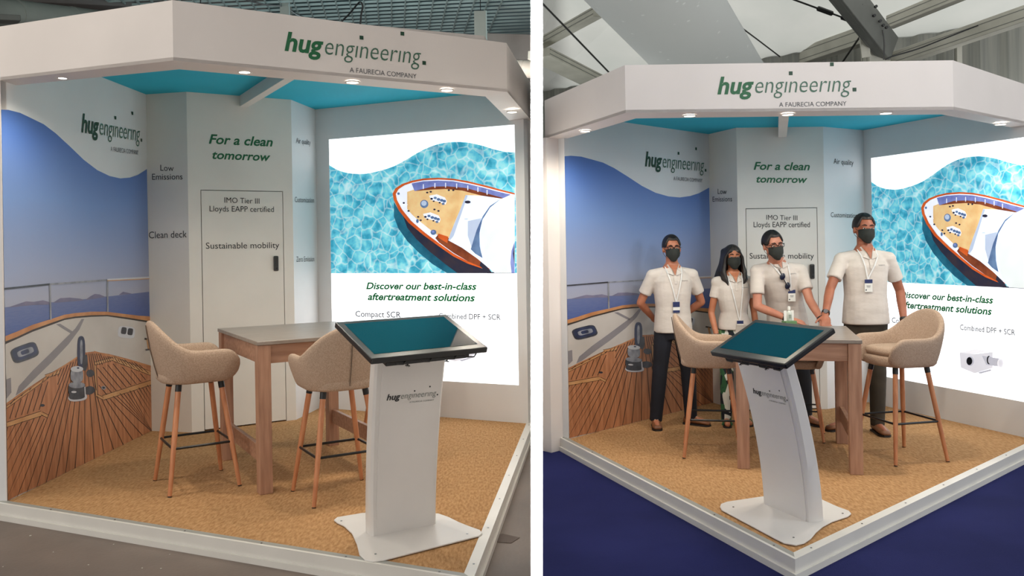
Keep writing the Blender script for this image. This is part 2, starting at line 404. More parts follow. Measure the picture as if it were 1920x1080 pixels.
for i, (x, y) in enumerate([(118, 145), (460, 134), (661, 153), (838, 168), (960, 209)]):
    z = [LB['z0'][0], LB['zSe'][0], (LB['zSe'][0]+LB['zeS'][0])/2, LB['zeS'][0]+.01, (LB['zq'][0]+LB['zeS'][0])/2-.02][i]-.004
    downlight(atz(x, y, z), z, f'small glowing round downlight, {wo[i]} of five in the left stand soffit', i, 41)
for i, (x, y) in enumerate([(1097, 245), (1293, 216), (1477, 213.5), (1661, 211), (1876, 232)]):
    z = [RB['z0'][0], RB['zSe'][0], (RB['zSe'][0]+RB['zeS'][0])/2, RB['zeS'][0]+.005, RB['zeS'][0]+.005][i]-.004
    downlight(atz(x, y, z), z, f'small glowing round downlight, {wo[i]} of five in the right stand soffit', i, 41)

# walls ---------------------------------------------------------------------------
def lettering(items, parent, pl, off=.002, name='lettering', label=None):
    """items: (text, xl, yb, xr, captop, colour, shear, weight): baseline-left pixel, right end, cap line at left"""
    m = MB(); cols = []
    for (s, xl, yb, xr, yr, yt, c, sh, w) in items:
        if c not in cols: cols.append(c)
        u0, z0 = pl.uz(xl, yb); u1, zr = pl.uz(xr, yr); _, z1 = pl.uz(xl, yt)
        k = MB(); fit_text(k, s, 0, 0, u1-u0, z1-z0, 0, sh, w)
        sl = (zr-z0)/(u1-u0)
        m.add([(u0+a[0], z0+a[1]+sl*a[0], 0) for a in k.v], k.f, cols.index(c))
    o = place(name, m.mesh(name, cols), pl, off, parent)
    if label: o['label'] = label
    o['kind'] = 'stuff'; return o
def logo_on(xl, yl, xr, yr, cap, parent, pl, cols=None):
    u0, z0 = pl.uz(xl, yl); u1, z1 = pl.uz(xr, yr); m = MB(); logo(m, 0, 0, u1-u0, cap)
    sl = (z1-z0)/(u1-u0); m.v = [(a[0], a[1]+a[0]*sl, 0) for a in m.v]
    o = place('lettering', m.mesh('lettering', cols or [greend, greeng, greend, inkg]), pl, .004, parent, u0=u0, z0=z0); o['label'] = 'small green word mark'; o['kind'] = 'stuff'
    return o
ART = {}
def art_mural():
    """yacht foredeck print, local x along the left wall (m), local y height (m)"""
    pl = Plane(LB['S0'], LB['c0']); U = lambda p: pl.uz(*p)
    W_ = (LB['c0']-LB['S0']).length
    def P(pts, z): 
        out = []
        for p in pts:
            u, h = U(p); out.append((min(max(u, .0), W_), max(h, PH+.002), z))
        return out
    mats = [gradmat('print_sky', [(0, (160, 160, 174)), (.2, (146, 156, 186)), (.55, (114, 142, 194)), (.85, (76, 110, 178)), (1, (66, 100, 168))], 1, 1.3, 2.7, noise=.15, nscale=1.2),
            gradmat('print_sea', [(0, (52, 74, 128)), (.5, (70, 90, 146)), (1, (96, 108, 152))], 1, 1.0, 1.35, noise=.5, nscale=14, stretch=(1, 6, 1)),
            mat('print_hills', (104, 104, 132), .6, rgb2=(122, 116, 140), scale=6), mat('print_rail_wood', (196, 140, 92), .5, rgb2=(172, 112, 66), scale=6),
            mat('print_rail_shade', (52, 42, 36), .5), mat('print_bulwark', (196, 190, 184), .5, rgb2=(182, 176, 170), scale=2),
            mat('print_bulwark_shadow', (134, 130, 134), .5), mat('print_deck', (190, 130, 90), .5, rgb2=(160, 104, 68), scale=5, stretch=(6, .6, 1)),
            mat('print_seam', (58, 40, 30), .5), mat('print_border_wood', (204, 156, 106), .5, rgb2=(184, 134, 86), scale=5),
            mat('print_steel', (148, 150, 158), .4, rgb2=(110, 114, 124), scale=14), mat('print_steel_dark', (62, 64, 74), .4, rgb2=(38, 40, 48), scale=14),
            mat('print_navy', (44, 54, 88), .4, rgb2=(30, 38, 66), scale=14), mat('print_steel_light', (196, 198, 204), .4)]
    m = MB()
    def poly(pts, mi, lay): q = P(pts, lay*.0006); m.add(q, [tuple(range(len(q)))], mi)
    def strip(top, bot, mi, lay):
        a = P(top, lay*.0006); b = P(bot, lay*.0006); n = len(a)
        m.add(a+b, [(i, i+1, n+i+1, n+i) for i in range(n-1)], mi)
    def line(a, b, w, mi, lay):
        pa = V(a); pb = V(b); t = (pb-pa).normalized(); n = V((-t.y, t.x))*w/2
        poly([pa+n, pb+n, pb-n, pa-n], mi, lay)
    wave = [(0, 205), (15, 206), (37, 211.5), (59, 222), (81.5, 233), (104, 250), (130, 274), (157, 300), (182, 319), (205, 330), (225, 334.5), (243, 333), (258, 328), (275, 317)]
    wb = [(0, 600)]+[(x, 600) for x, y in wave[1:-1]]+[(282, 600)]
    strip(wave, wb, 0, 1)
    hz = [(3, 577), (60, 570), (140, 563), (210, 555), (279, 547)]
    strip(hz, [(3, 660), (60, 650), (140, 640), (210, 640), (281, 640)], 1, 2)
    for h in ([(12, 577), (30, 571), (48, 565), (62, 566), (80, 563), (91, 566), (93, 571), (60, 572)], [(98, 568), (112, 559), (130, 558), (150, 560), (158, 563), (140, 565)],
              [(158, 563), (168, 556), (177, 551), (186, 552), (198, 557), (204, 556)], [(222, 553), (230, 547), (240, 549), (248, 551)]): poly(h, 2, 3)
    # bulwark
    rt = [(5, 631), (30, 622), (60, 609), (96, 598), (120, 590), (140, 587), (170, 584.5), (200, 584.5), (235, 589), (260, 592), (281, 593)]
    rb = [(5, 641), (30, 632), (60, 618), (96, 605), (120, 597), (140, 593.5), (170, 591), (200, 590.5), (235, 595), (260, 599), (281, 602)]
    rs = [(5, 646), (30, 636), (60, 622), (96, 609), (120, 600), (140, 596.5), (170, 594), (200, 593), (235, 598), (260, 602), (281, 605)]
    de = [(8, 758), (30, 742), (60, 722), (90, 702), (120, 684), (140, 672), (158, 661), (175, 659), (205, 664), (240, 673), (284, 685)]
    strip(rb, de, 5, 3); strip(rt, rb, 3, 4); strip(rb, rs, 4, 5)
    poly([(152, 598), (157, 598), (148, 618), (128, 645), (95, 680), (62, 712), (40, 734), (28, 742), (34, 724), (60, 695), (92, 664), (122, 634), (140, 616)], 6, 4)
    poly([(104, 608), (112, 607), (136, 622), (134, 627)], 6, 4)
    poly([(8, 705), (20, 700), (22, 735), (9, 752)], 5, 5); poly([(8, 712), (19, 708), (20, 736), (9, 748)], 6, 6)
    # deck
    bot = [(10, 940), (40, 925), (70, 912), (100, 899), (130, 885), (150, 876), (170, 867), (200, 853), (230, 838), (260, 822), (285, 808)]
    strip(de, bot, 7, 3)
    line((9, 757), (157, 661), 2.2, 3, 5); line((175, 659), (285, 686), 2.2, 3, 5)
    def inside(x, y):
        for i in range(len(de)-1):
            if de[i][0] <= x <= de[i+1][0]: return y > de[i][1]+(de[i+1][1]-de[i][1])*(x-de[i][0])/(de[i+1][0]-de[i][0])+2
        return False
    RH = [(176, 683), (211, 672), (281, 700), (283, 717), (192, 748), (180, 742)]
    LH = [(10, 800), (76, 778), (89, 782), (104, 745), (110, 702), (88, 706), (10, 762)]
    def inpoly(x, y, pg):
        c = False
        for i in range(len(pg)):
            a = pg[i]; b = pg[i-1]
            if (a[1] > y) != (b[1] > y) and x < (b[0]-a[0])*(y-a[1])/(b[1]-a[1])+a[0]: c = not c
        return c
    def run(a, b, test, w=1.4, lay=5):
        """draw only stretches of a-b passing test"""
        a = V(a); b = V(b); n = 60; st = None
        for i in range(n+1):
            p = a+(b-a)*i/n; ok = test(p.x, p.y) and 8 < p.x < 285
            if ok and st is None: st = p
            if (not ok or i == n) and st is not None:
                if (p-st).length > 4: line(st, p, w, 8, lay)
                st = None
    X = -150
    while X < 560:
        run((158+(X-158)*.14, 590+370*.14), (X, 960), lambda x, y: inside(x, y) and not inpoly(x, y, RH) and not inpoly(x, y, LH), 1.15); X += 18.2
    for k in range(16): run((176+k*12-60, 640), (176+k*12+40, 760), lambda x, y: inpoly(x, y, [(181, 690), (210, 681), (272, 703), (272, 712), (192, 740), (184, 737)]), 1.2)
    for k in range(14): run((10+k*10-4, 820), (10+k*10+40, 680), lambda x, y: inpoly(x, y, [(10, 788), (72, 770), (82, 765), (98, 715), (84, 716), (10, 768)]), 1.2)
    for a, b, w in (((176, 682), (211, 672.5), 5), ((211, 672.5), (282, 700), 7), ((192, 746), (283, 717), 8), ((177, 683), (180, 741), 3), ((180, 741), (192, 747), 4),
                    ((10, 797), (77, 775), 8), ((77, 775), (89, 781), 5), ((84, 706), (110, 697), 6), ((10, 764), (88, 707), 4)):
        line(a, b, w, 9, 4); 
        t = (V(b)-V(a)).normalized(); nn = V((-t.y, t.x))*(w/2+.4)
        for sg in (1, -1): line(V(a)+nn*sg, V(b)+nn*sg, .9, 8, 5)
    # rails
    line((2, 542), (92, 533), 3.6, 11, 6); line((92, 533), (200, 525), 3.2, 10, 6); line((200, 525), (280, 520.5), 4.2, 13, 6); line((200, 526.5), (280, 522.5), 1.5, 9, 7)
    line((92.5, 533), (94, 600), 3.2, 10, 6); line((200.5, 525), (201, 585), 3, 10, 6)
    def rr(cx, cy, w, h, ang, mi, lay, e=4, n=20):
        pts = []
        for k in range(n):
            t = 2*pi*k/n; c, s = cos(t), sin(t); x = w/2*abs(c)**(2/e)*(1 if c > 0 else -1); y = h/2*abs(s)**(2/e)*(1 if s > 0 else -1)
            pts.append((cx+x*cos(ang)-y*sin(ang), cy+x*sin(ang)+y*cos(ang)))
        poly(pts, mi, lay)
    rr(45, 661, 52, 30, -.35, 11, 6); rr(45, 660, 46, 24, -.35, 12, 7); rr(46, 660, 32, 12, -.35, 10, 8); rr(45, 660, 16, 8, -.35, 12, 9)
    rr(236, 623, 32, 22, .1, 13, 6); rr(231, 620, 10, 13, .15, 11, 7); rr(243, 622, 10, 13, .15, 11, 7)
    line((270, 635), (279, 637), 3.5, 4, 6); line((275, 636), (278, 656), 3, 9, 6); line((272, 656), (281, 655), 3, 11, 6)
    # anchor windlass
    rr(166, 732, 22, 16, -.2, 11, 6, 2); rr(168, 700, 15, 14, 0, 11, 6, 2)
    rr(151, 660, 15, 60, 0, 12, 7, 3); rr(151, 660, 5, 46, 0, 10, 8, 3); rr(158, 680, 9, 30, .05, 11, 8, 3)
    rr(144, 745, 36, 15, -.1, 13, 8, 2.5); rr(143, 742, 32, 14, -.1, 11, 9, 2.5); rr(142, 730, 32, 26, -.05, 11, 10, 3); rr(142, 722, 31, 12, 0, 10, 11, 2)
    rr(142, 704, 24, 26, 0, 10, 12, 3); rr(142, 692, 24, 11, 0, 13, 13, 2); rr(144, 690, 5, 3, 0, 12, 14, 2); rr(136, 735, 10, 4, 0, 13, 14, 2)
    line((157, 725), (158, 745), 2, 13, 12); line((158, 745), (150, 751), 2, 13, 12)
    rr(78, 760, 9, 5, 0, 11, 7, 2); rr(193, 727, 9, 7, 0, 10, 7, 2); rr(193, 727, 5, 4, 0, 11, 8, 2)
    return m.mesh('mural_print', mats)
def art_lightbox():
    """back-lit print: white wave, water, yacht from above; local x from the inner end of the right wall"""
    pl = Plane(LB['Oc'], LB['OS']); 
    def U(p): return pl.uz(600+p[0]/3.6, 220+p[1]/3.6)
    E = 1.0
    wm = bpy.data.materials.new('print_water'); wm.use_nodes = True; nt = wm.node_tree; N = nt.nodes; L = nt.links; b = N['Principled BSDF']
    b.inputs['Specular IOR Level'].default_value = 0
    tc = N.new('ShaderNodeTexCoord'); n1 = N.new('ShaderNodeTexNoise'); n1.inputs['Scale'].default_value = 5; L.new(tc.outputs['Object'], n1.inputs[0])
    mx = N.new('ShaderNodeMix'); mx.data_type = 'RGBA'; mx.inputs[0].default_value = .12; L.new(tc.outputs['Object'], mx.inputs[6]); L.new(n1.outputs['Color'], mx.inputs[7])
    vo = N.new('ShaderNodeTexVoronoi'); vo.feature = 'DISTANCE_TO_EDGE'; vo.inputs['Scale'].default_value = 11; L.new(mx.outputs[2], vo.inputs[0])
    r1 = N.new('ShaderNodeValToRGB'); r1.color_ramp.elements[0].position = 0; r1.color_ramp.elements[0].color = (.75, .75, .75, 1); r1.color_ramp.elements[1].position = .09; r1.color_ramp.elements[1].color = (0, 0, 0, 1); L.new(vo.outputs[0], r1.inputs[0])
    n2 = N.new('ShaderNodeTexNoise'); n2.inputs['Scale'].default_value = 9; n2.inputs['Detail'].default_value = 5; L.new(tc.outputs['Object'], n2.inputs[0])
    r2 = N.new('ShaderNodeValToRGB'); e = r2.color_ramp.elements; e[0].position = .36; e[0].color = lin((52, 150, 182)); e[1].position = .66; e[1].color = lin((150, 222, 232)); q = e.new(.5); q.color = lin((92, 188, 212)); L.new(n2.outputs[0], r2.inputs[0])
    m2 = N.new('ShaderNodeMix'); m2.data_type = 'RGBA'; L.new(n2.outputs[0], m2.inputs[0]); 
    mm = N.new('ShaderNodeMath'); mm.operation = 'MULTIPLY'; mm.inputs[1].default_value = 1.15; L.new(r1.outputs[0], mm.inputs[0])
    m4 = N.new('ShaderNodeMath'); m4.operation = 'MULTIPLY'; L.new(mm.outputs[0], m4.inputs[0]); L.new(n2.outputs[0], m4.inputs[1]); L.new(m4.outputs[0], m2.inputs[0])
    L.new(r2.outputs[0], m2.inputs[6]); m2.inputs[7].default_value = lin((236, 252, 252)); L.new(m2.outputs[2], b.inputs['Base Color']); L.new(m2.outputs[2], b.inputs['Emission Color']); b.inputs['Emission Strength'].default_value = .6
    EM = lambda n, c, e_=.8, c2=None: mat(n, c, .5, emit=e_, rgb2=c2)
    mats = [EM('lit_white', (250, 252, 255), 1.5, (244, 248, 253)), wm, EM('lit_rim', (196, 92, 44), .75, (176, 74, 34)), EM('lit_hull', (224, 228, 240), .8), EM('lit_deck', (216, 184, 134), .8, (200, 164, 112)),
            EM('lit_cabin', (216, 224, 236), .85, (206, 214, 230)), EM('lit_lilac', (126, 138, 196), .7, (100, 110, 170)), EM('lit_dark', (40, 46, 66), .5, (58, 52, 62)), EM('lit_slate', (96, 122, 158), .7, (70, 92, 132)),
            EM('lit_teak', (132, 70, 44), .7, (100, 52, 36)), EM('lit_dome', (206, 214, 216), .85, (198, 206, 208)), EM('lit_deep', (40, 104, 128), .65, (30, 80, 104)), EM('lit_shade', (168, 182, 206), .8)]
    m = MB(); pg = lambda pts, mi, lay: m.add([(*U(p), lay*.0006) for p in pts], [tuple(range(len(pts)))], mi)
    # white sheet
    u0, zt = pl.uz(617, 262); u1, _ = pl.uz(969, 500); zb = .44; zt = 2.785
    m.add([(u0, zb, 0), (u1, zb, 0), (u1, zt, 0), (u0, zt, 0)], [(0, 1, 2, 3)], 0)
    top = [(65, 322), (95, 342), (120, 355), (160, 369), (200, 378), (250, 382), (300, 382), (350, 374), (400, 362), (450, 348), (500, 330), (550, 304), (600, 275), (650, 245), (700, 218), (750, 196), (800, 180), (850, 170), (900, 166), (950, 166), (1000, 170), (1050, 180), (1100, 192), (1150, 208), (1200, 222), (1250, 232), (1312, 238)]
    bl, br = U((80, 1054)), U((1325, 1050))
    q = [(*U(p), .0006) for p in top]; n = len(q); zbw = (bl[1]+br[1])/2
    q[0] = (u0, q[0][1], .0006); q[-1] = (u1, q[-1][1], .0006)
    m.add(q+[(a[0], zbw, .0006) for a in q], [(i, i+1, n+i+1, n+i) for i in range(n-1)], 1)
    def clampu(pts): return pts
    pg([(500, 570), (535, 630), (600, 712), (700, 795), (800, 868), (900, 938), (1000, 988), (1090, 1018), (1120, 1052), (860, 1052), (760, 990), (670, 915), (590, 835), (530, 750), (500, 670)], 11, 2)
    pg([(560, 660), (600, 712), (700, 795), (800, 868), (900, 938), (1000, 988), (1090, 1018), (1180, 1052), (930, 1052), (840, 985), (740, 905), (650, 820), (590, 745)], 7, 3)
    hull = [(1316, 512), (1200, 482), (1100, 455), (1000, 431), (900, 414), (800, 408), (700, 413), (620, 428), (555, 450), (510, 480), (492, 515), (500, 560), (535, 630), (600, 712), (700, 795), (800, 868), (900, 938), (1000, 988), (1090, 1018), (1316, 1048)]
    ins = [(1316, 522), (1200, 494), (1100, 467), (1000, 443), (900, 425), (800, 420), (700, 425), (628, 440), (570, 460), (532, 486), (514, 518), (522, 558), (556, 622), (618, 700), (712, 780), (806, 850), (903, 920), (1000, 972), (1080, 1004), (1316, 1048)]
    cen = (900, 700)
    def band(a, b, mi, lay): 
        n = len(a); m.add([(*U(p), lay*.0006) for p in a]+[(*U(p), lay*.0006) for p in b], [(i, i+1, n+i+1, n+i) for i in range(n-1)], mi)
    band(hull, ins, 2, 6)
    ns = len(ins); half = ns//2
    # inner field: deck strip by strip between upper and lower rim
    up = ins[:11][::-1]; lo = ins[10:]
    def yat(pl_, x):
        for i in range(len(pl_)-1):
            if pl_[i][0] <= x <= pl_[i+1][0]: return pl_[i][1]+(pl_[i+1][1]-pl_[i][1])*(x-pl_[i][0])/(pl_[i+1][0]-pl_[i][0])
        return pl_[-1][1]
    xs = [514, 522, 535, 556, 590, 628, 680, 740, 800, 860, 920, 1000, 1080, 1160, 1240, 1316]
    def field(x0, x1, d0, d1, mi, lay):
        """between upper rim + d0 and lower rim - d1"""
        X = [x for x in xs if x0 <= x <= x1]
        a = [(x, yat(up, x)+d0) for x in X]; b_ = [(x, max(yat(lo, x)-d1, yat(up, x)+d0)) for x in X]; band(a, b_, mi, lay)
    field(514, 1316, 0, 0, 3, 4); field(590, 1316, 50, 46, 4, 5)
    # inner lilac wall and teak walkway along the upper side
    pg([(620, 446), (700, 432), (800, 427), (900, 432), (1000, 450), (1100, 474), (1200, 501), (1290, 522), (1240, 545), (1100, 506), (980, 476), (860, 466), (760, 468), (640, 498)], 6, 6)
    pg([(640, 498), (760, 468), (860, 466), (980, 476), (1100, 506), (1240, 545), (1210, 552), (1090, 528), (960, 494), (850, 484), (760, 488), (690, 494)], 9, 7)
    for x, y in ((700, 470), (778, 462), (850, 460), (925, 465), (1000, 478), (1068, 490), (1130, 508)):
        pg([(x-3, y-18), (x+3, y-18), (x+3, y+14), (x-3, y+14)], 3, 8)
    # lower teak and orange locker
    pg([(800, 790), (870, 815), (905, 845), (1000, 905), (1090, 960), (1110, 1020), (1000, 972), (903, 915), (806, 845), (780, 815)], 9, 6)
    pg([(800, 784), (868, 806), (862, 850), (800, 812)], 2, 7)
    pg([(1090, 960), (1160, 1045), (1316, 1046), (1316, 1053), (1130, 1053), (1080, 1000)], 7, 7)
    # cabin roof and dome
    pg([(985, 525), (1100, 530), (1225, 549), (1316, 531), (1316, 1050), (1180, 1050), (1060, 950), (960, 880), (868, 830), (884, 780), (920, 690), (950, 620), (975, 570)], 5, 8)
    pg([(985, 525), (1000, 528), (905, 800), (880, 830), (868, 830), (884, 780), (950, 620)], 12, 9)
    pg([(1000, 700), (1090, 680), (1080, 800), (1090, 930), (1030, 890), (1000, 800)], 12, 9)
    pg([(1225, 549), (1150, 610), (1100, 690), (1078, 780), (1080, 870), (1100, 950), (1050, 920), (1020, 890), (1060, 760), (1100, 670), (1150, 598)], 8, 10)
    pg([(1225, 549), (1316, 531), (1316, 1050), (1190, 1050), (1130, 990), (1096, 900), (1082, 800), (1100, 700), (1150, 615)], 10, 11)
    pg([(1316, 840), (1296, 900), (1288, 980), (1296, 1050), (1316, 1050)], 6, 12); pg([(1316, 860), (1306, 920), (1316, 1000)], 7, 13)
    def disc(x, y, rx, ry, mi, lay, a0=0, n=14): pg([(x+rx*cos(2*pi*k/n+a0), y+ry*sin(2*pi*k/n+a0)) for k in range(n)], mi, lay)
    disc(706, 585, 28, 28, 8, 7); disc(704, 580, 18, 18, 12, 8); disc(532, 515, 9, 9, 8, 7)
    for cx, cy in ((800, 558), (758, 680)):
        pg([(cx-60, cy-28), (cx-10, cy-38), (cx+45, cy-16), (cx+58, cy+8), (cx+50, cy+30), (cx, cy+12), (cx-50, cy)], 3, 7)
        for dx, dy, r in ((-44, -8, 9), (-20, -14, 11), (2, -4, 12), (24, 2, 12), (42, 8, 12), (34, 26, 10), (-30, 8, 7), (10, 18, 7)): disc(cx+dx, cy+dy, r, r*.8, 8 if r > 9 else 7, 8, dx)
    for x, y in ((726, 508), (750, 503), (872, 492), (902, 492), (665, 672), (682, 695), (775, 622), (802, 632), (568, 578), (600, 632)): disc(x, y, 8, 6, 7, 8)
    disc(768, 776, 20, 18, 8, 8); disc(766, 772, 9, 8, 6, 9); disc(660, 700, 9, 14, 8, 8); disc(1000, 572, 20, 10, 7, 12, .2); disc(990, 686, 14, 3, 12, 12); disc(572, 590, 26, 3, 3, 8)
    return m.mesh('print_sheet', mats)
ART['mural'] = art_mural(); ART['box'] = art_lightbox()
mural_frame = alu
def walls(B):
    left = B is LB; H = B['H']; sd = B['side']
    S0, c0, cd, dc, Oc, OS = [B[k] for k in ('S0', 'c0', 'cd', 'dc', 'Oc', 'OS')]
    dl = (c0-S0).normalized(); wl = wall('wall_left', S0, c0+dl*.9, PH, H, .15, None, mural_w); tag(wl, kind='structure')
    tag(wl, f'white left side wall of the {sd} stand with a yacht deck print')
    # end post of the wall
    if left:
        a = (S0-B['SS']).normalized(); m = MB(); q = S0+a*.155
        m.prism([v2(S0-dl*.005), v2(q-dl*.005), v2(q+dl*.06), v2(S0+dl*.06)], PH, B['z0'][0])
    else:
        A_, B_ = XY(atz(1033.7, 826, .1)), XY(atz(1067, 818, .1)); nn = V((-dl.y, dl.x)); nn = -nn if nn.x > 0 else nn
        m = MB(); m.prism([v2(A_), v2(B_), v2(B_+nn*.15), v2(A_+nn*.15)], .0, B['z0'][0]+.002)
    m.build('end_post', fascia_w, wl)
    pl = Plane(S0, c0); W0 = (LB['c0']-LB['S0']).length; W1 = (c0-S0).length
    if left: su, sz, zo = 1, 1, 0
    else: su, sz, zo = W1/W0, 1, 0
    if not left:
        # height scale from the wave crest
        zr = pl.uz(1057, 292)[1]; zl = Plane(LB['S0'], LB['c0']).uz(5, 205)[1]; sz = (zr-PH)/(zl-PH); zo = PH-PH*sz
    place('mural_print', ART['mural'], pl, .0015, wl, su=su, sz=sz, z0=zo)['label'] = 'printed mural of a yacht foredeck at sea'
    if left: logo_on(152, 247, 266, 266, .135, wl, pl)
    else: logo_on(1209, 311, 1324, 322, .125, wl, pl)
    # corner cupboard
    cup = empty('corner_cupboard', (cd.x, cd.y, PH)); tag(cup, f'white corner cupboard with a flush door and slogan lettering in the {sd} stand', 'cupboard')
    def bl(m, name, mt, **k):
        m.v = [(x-cd.x, y-cd.y, z-PH) for x, y, z in m.v]; return m.build(name, mt, cup, **k)
    def pan(P, Q, z0, z1, th=.03):
        d = (Q-P).normalized(); n = V((-d.y, d.x)); n = -n if n.dot(P) < 0 else n
        m = MB(); m.prism([v2(P), v2(Q), v2(Q+n*th), v2(P+n*th)], z0, z1); return m
    bl(pan(c0, cd, PH, H), 'side_panel', white); bl(pan(dc, Oc, PH, H), 'side_panel', mural_w)
    # door panel split round the door
    pd = Plane(cd, dc)
    if left: ul = pd.uz(378, 400)[0]; ur = pd.uz(530, 400)[0]; zt = pd.uz(378, 357)[1]
    else: ul = pd.uz(1400, 450)[0]; ur = pd.uz(1532, 450)[0]; zt = pd.uz(1400, 392)[1]
    dd = (dc-cd).normalized(); A = cd+dd*ul; Bq = cd+dd*ur; g = .006
    bl(pan(cd, A-dd*g, PH, H), 'front_panel', white); bl(pan(Bq+dd*g, dc, PH, H), 'front_panel', white); bl(pan(A-dd*g, Bq+dd*g, zt+g, H), 'front_panel', white)
    n = V((-dd.y, dd.x)); n = -n if n.dot(cd) < 0 else n
    bl(pan(A-dd*.02+n*.045, Bq+dd*.02+n*.045, PH, zt+.03, .02), 'backing', ink)
    door = bl(pan(A, Bq, PH+.012, zt), 'door', white)
    m = MB(); 
    hx, hy = (517, 494) if left else (1522, 509)
    hp = onplane(hx, hy, cd, dc); hr = Matrix.Rotation(math.atan2(dd.y, dd.x), 3, 'Z')
    off = -n*.012
    m.box((hp.x+off.x, hp.y+off.y, hp.z), (.045, .024, .14), hr)
    m.v = [(x-cd.x, y-cd.y, z-PH) for x, y, z in m.v]
    h = m.build('door_lock', mat('lock_grey', (62, 62, 60), .35), door, bevel=.01); h['label'] = 'dark grey recessed door lock'
    m = MB()
    for k in (-1, 0, 1):
        p = hp+V((dd.x, dd.y, 0))*k*.011; m.box((p.x-n.x*.026, p.y-n.y*.026, p.z+.015), (.004, .004, .085), hr)
    m.box((hp.x-n.x*.027, hp.y-n.y*.027, hp.z-.045), (.02, .006, .02), hr)
    m.v = [(x-cd.x, y-cd.y, z-PH) for x, y, z in m.v]; m.build('lock_rib', blackm, door)
    # lettering
    G, K = green, ink
    pL, pR = Plane(c0, cd), Plane(dc, Oc)
    if left:
        lettering([('Low', 301, 320, 326, 321, 309, K, 0, 0), ('Emissions', 285.5, 337, 342.5, 336.5, 326, K, 0, 0), ('Clean deck', 279.5, 447, 350.5, 445, 434.5, K, 0, 0)], cup, pL)
        lettering([('For a clean', 391.5, 269, 511.5, 274.5, 252, G, .25, .022), ('tomorrow', 398, 297.5, 507, 302, 282, G, .25, .022)], cup, pd)
        lettering([('IMO Tier III', 421, 380, 486.5, 382, 370, K, 0, 0), ('Lloyds EAPP certified', 393, 396.5, 513.5, 397.5, 386, K, 0, 0), ('Sustainable mobility', 386, 466.5, 523.5, 465, 455, K, 0, 0)], cup, pd)
        lettering([('Air quality', 555, 268, 582, 272, 258, inkg, 0, 0), ('Customization', 552.5, 379, 588.5, 380, 369, inkg, 0, 0), ('Zero Emission', 555.5, 491, 589, 490, 481, inkg, 0, 0)], cup, pR)
    else:
        lettering([('Low', 1346, 363.5, 1363, 364, 354, K, 0, 0), ('Emissions', 1336.5, 378, 1373, 377.5, 369, K, 0, 0)], cup, pL)
        lettering([('For a clean', 1413, 318, 1518.5, 319, 304, G, .25, .022), ('tomorrow', 1418, 342, 1514, 343, 329, G, .25, .022)], cup, pd)
        lettering([('IMO Tier III', 1437, 412, 1495, 413, 403, K, 0, 0), ('Lloyds EAPP certified', 1413, 426, 1518.5, 426, 416, K, 0, 0), ('Sustainable mobility', 1405.5, 485, 1526, 485, 474.5, K, 0, 0)], cup, pd)
        lettering([('Air quality', 1563, 307, 1600, 310, 297, K, 0, 0), ('Customization', 1557.5, 407, 1607, 408.5, 398, K, 0, 0), ('Zero Emission', 1559, 507, 1606, 506.5, 496, K, 0, 0)], cup, pR)
    # right wall with the light box let into it
    dr = (OS-Oc).normalized(); pw = Plane(Oc, OS)
    if left: ub0, zt2, zb2 = pw.uz(617, 262)[0], 2.785, .44; ub1 = pw.uz(969, 500)[0]
    else:
        zt2, zb2 = 2.49, .384
        # scale of the print found from the bow tip and the heading
        pl0 = Plane(LB['Oc'], LB['OS']); l0 = pl0.uz(617, 262)[0]; lt = pl0.uz(894, 538)[0]; r0 = pw.uz(1633.5, 301)[0]; rt_ = pw.uz(1863, 560)[0]
        k = (rt_-r0)/(lt-l0); ub0 = r0; ub1 = r0+(pl0.uz(969, 500)[0]-l0)*k; B['k'] = k; B['r0'] = r0; B['l0'] = l0
    E0 = Oc-dr*.9; L1 = (OS-Oc).length+.0
    n = pw.n
    def ww(name, u0, u1, z0, z1, par):
        P = Oc+dr*u0; Q = Oc+dr*u1; m = MB(); m.prism([v2(P), v2(Q), v2(Q-n*.09), v2(P-n*.09)], z0, z1); return m.build(name, mural_w, par)
    wr = ww('wall_right', -.9, ub0, PH, H, None); tag(wr, f'white right wall of the {sd} stand around the lightbox', kind='structure')
    ww('wall_section', ub0, ub1, zt2, H, wr); ww('wall_section', ub0, ub1, PH, zb2, wr); ww('wall_section', ub1, L1+(.02 if left else .1), PH, H, wr)
    lb = empty('lightbox', (Oc.x, Oc.y, PH)); tag(lb, f"glowing backlit yacht poster in the {sd} stand wall", 'lightbox')
    m = MB(); P = Oc+dr*ub0; Q = Oc+dr*ub1; m.prism([v2(P-n*.004), v2(Q-n*.004), v2(Q-n*.08), v2(P-n*.08)], zb2, zt2); m.v = [(x-Oc.x, y-Oc.y, z-PH) for x, y, z in m.v]; m.build('light_case', alu, lb)
    if left: su = sz = 1; uo = 0; zo = 0
    else:
        su = B['k']; uo = B['r0']-B['l0']*su; sz = (zt2-zb2)/(2.785-.44); zo = zb2-.44*sz
    pr = place('print_sheet', ART['box'], pw, .002, None, su=su, sz=sz, u0=uo, z0=zo)
    pr.parent = lb; pr.matrix_parent_inverse = Matrix.Translation((Oc.x, Oc.y, PH)).inverted()
    # heading, captions, products drawn in left wall metres
    gl = mat('lit_green', (30, 112, 62), .5, emit=.08); gg = mat('lit_grey', (70, 74, 82), .5, emit=.12)
    m = MB(); pl0 = Plane(LB['Oc'], LB['OS'])
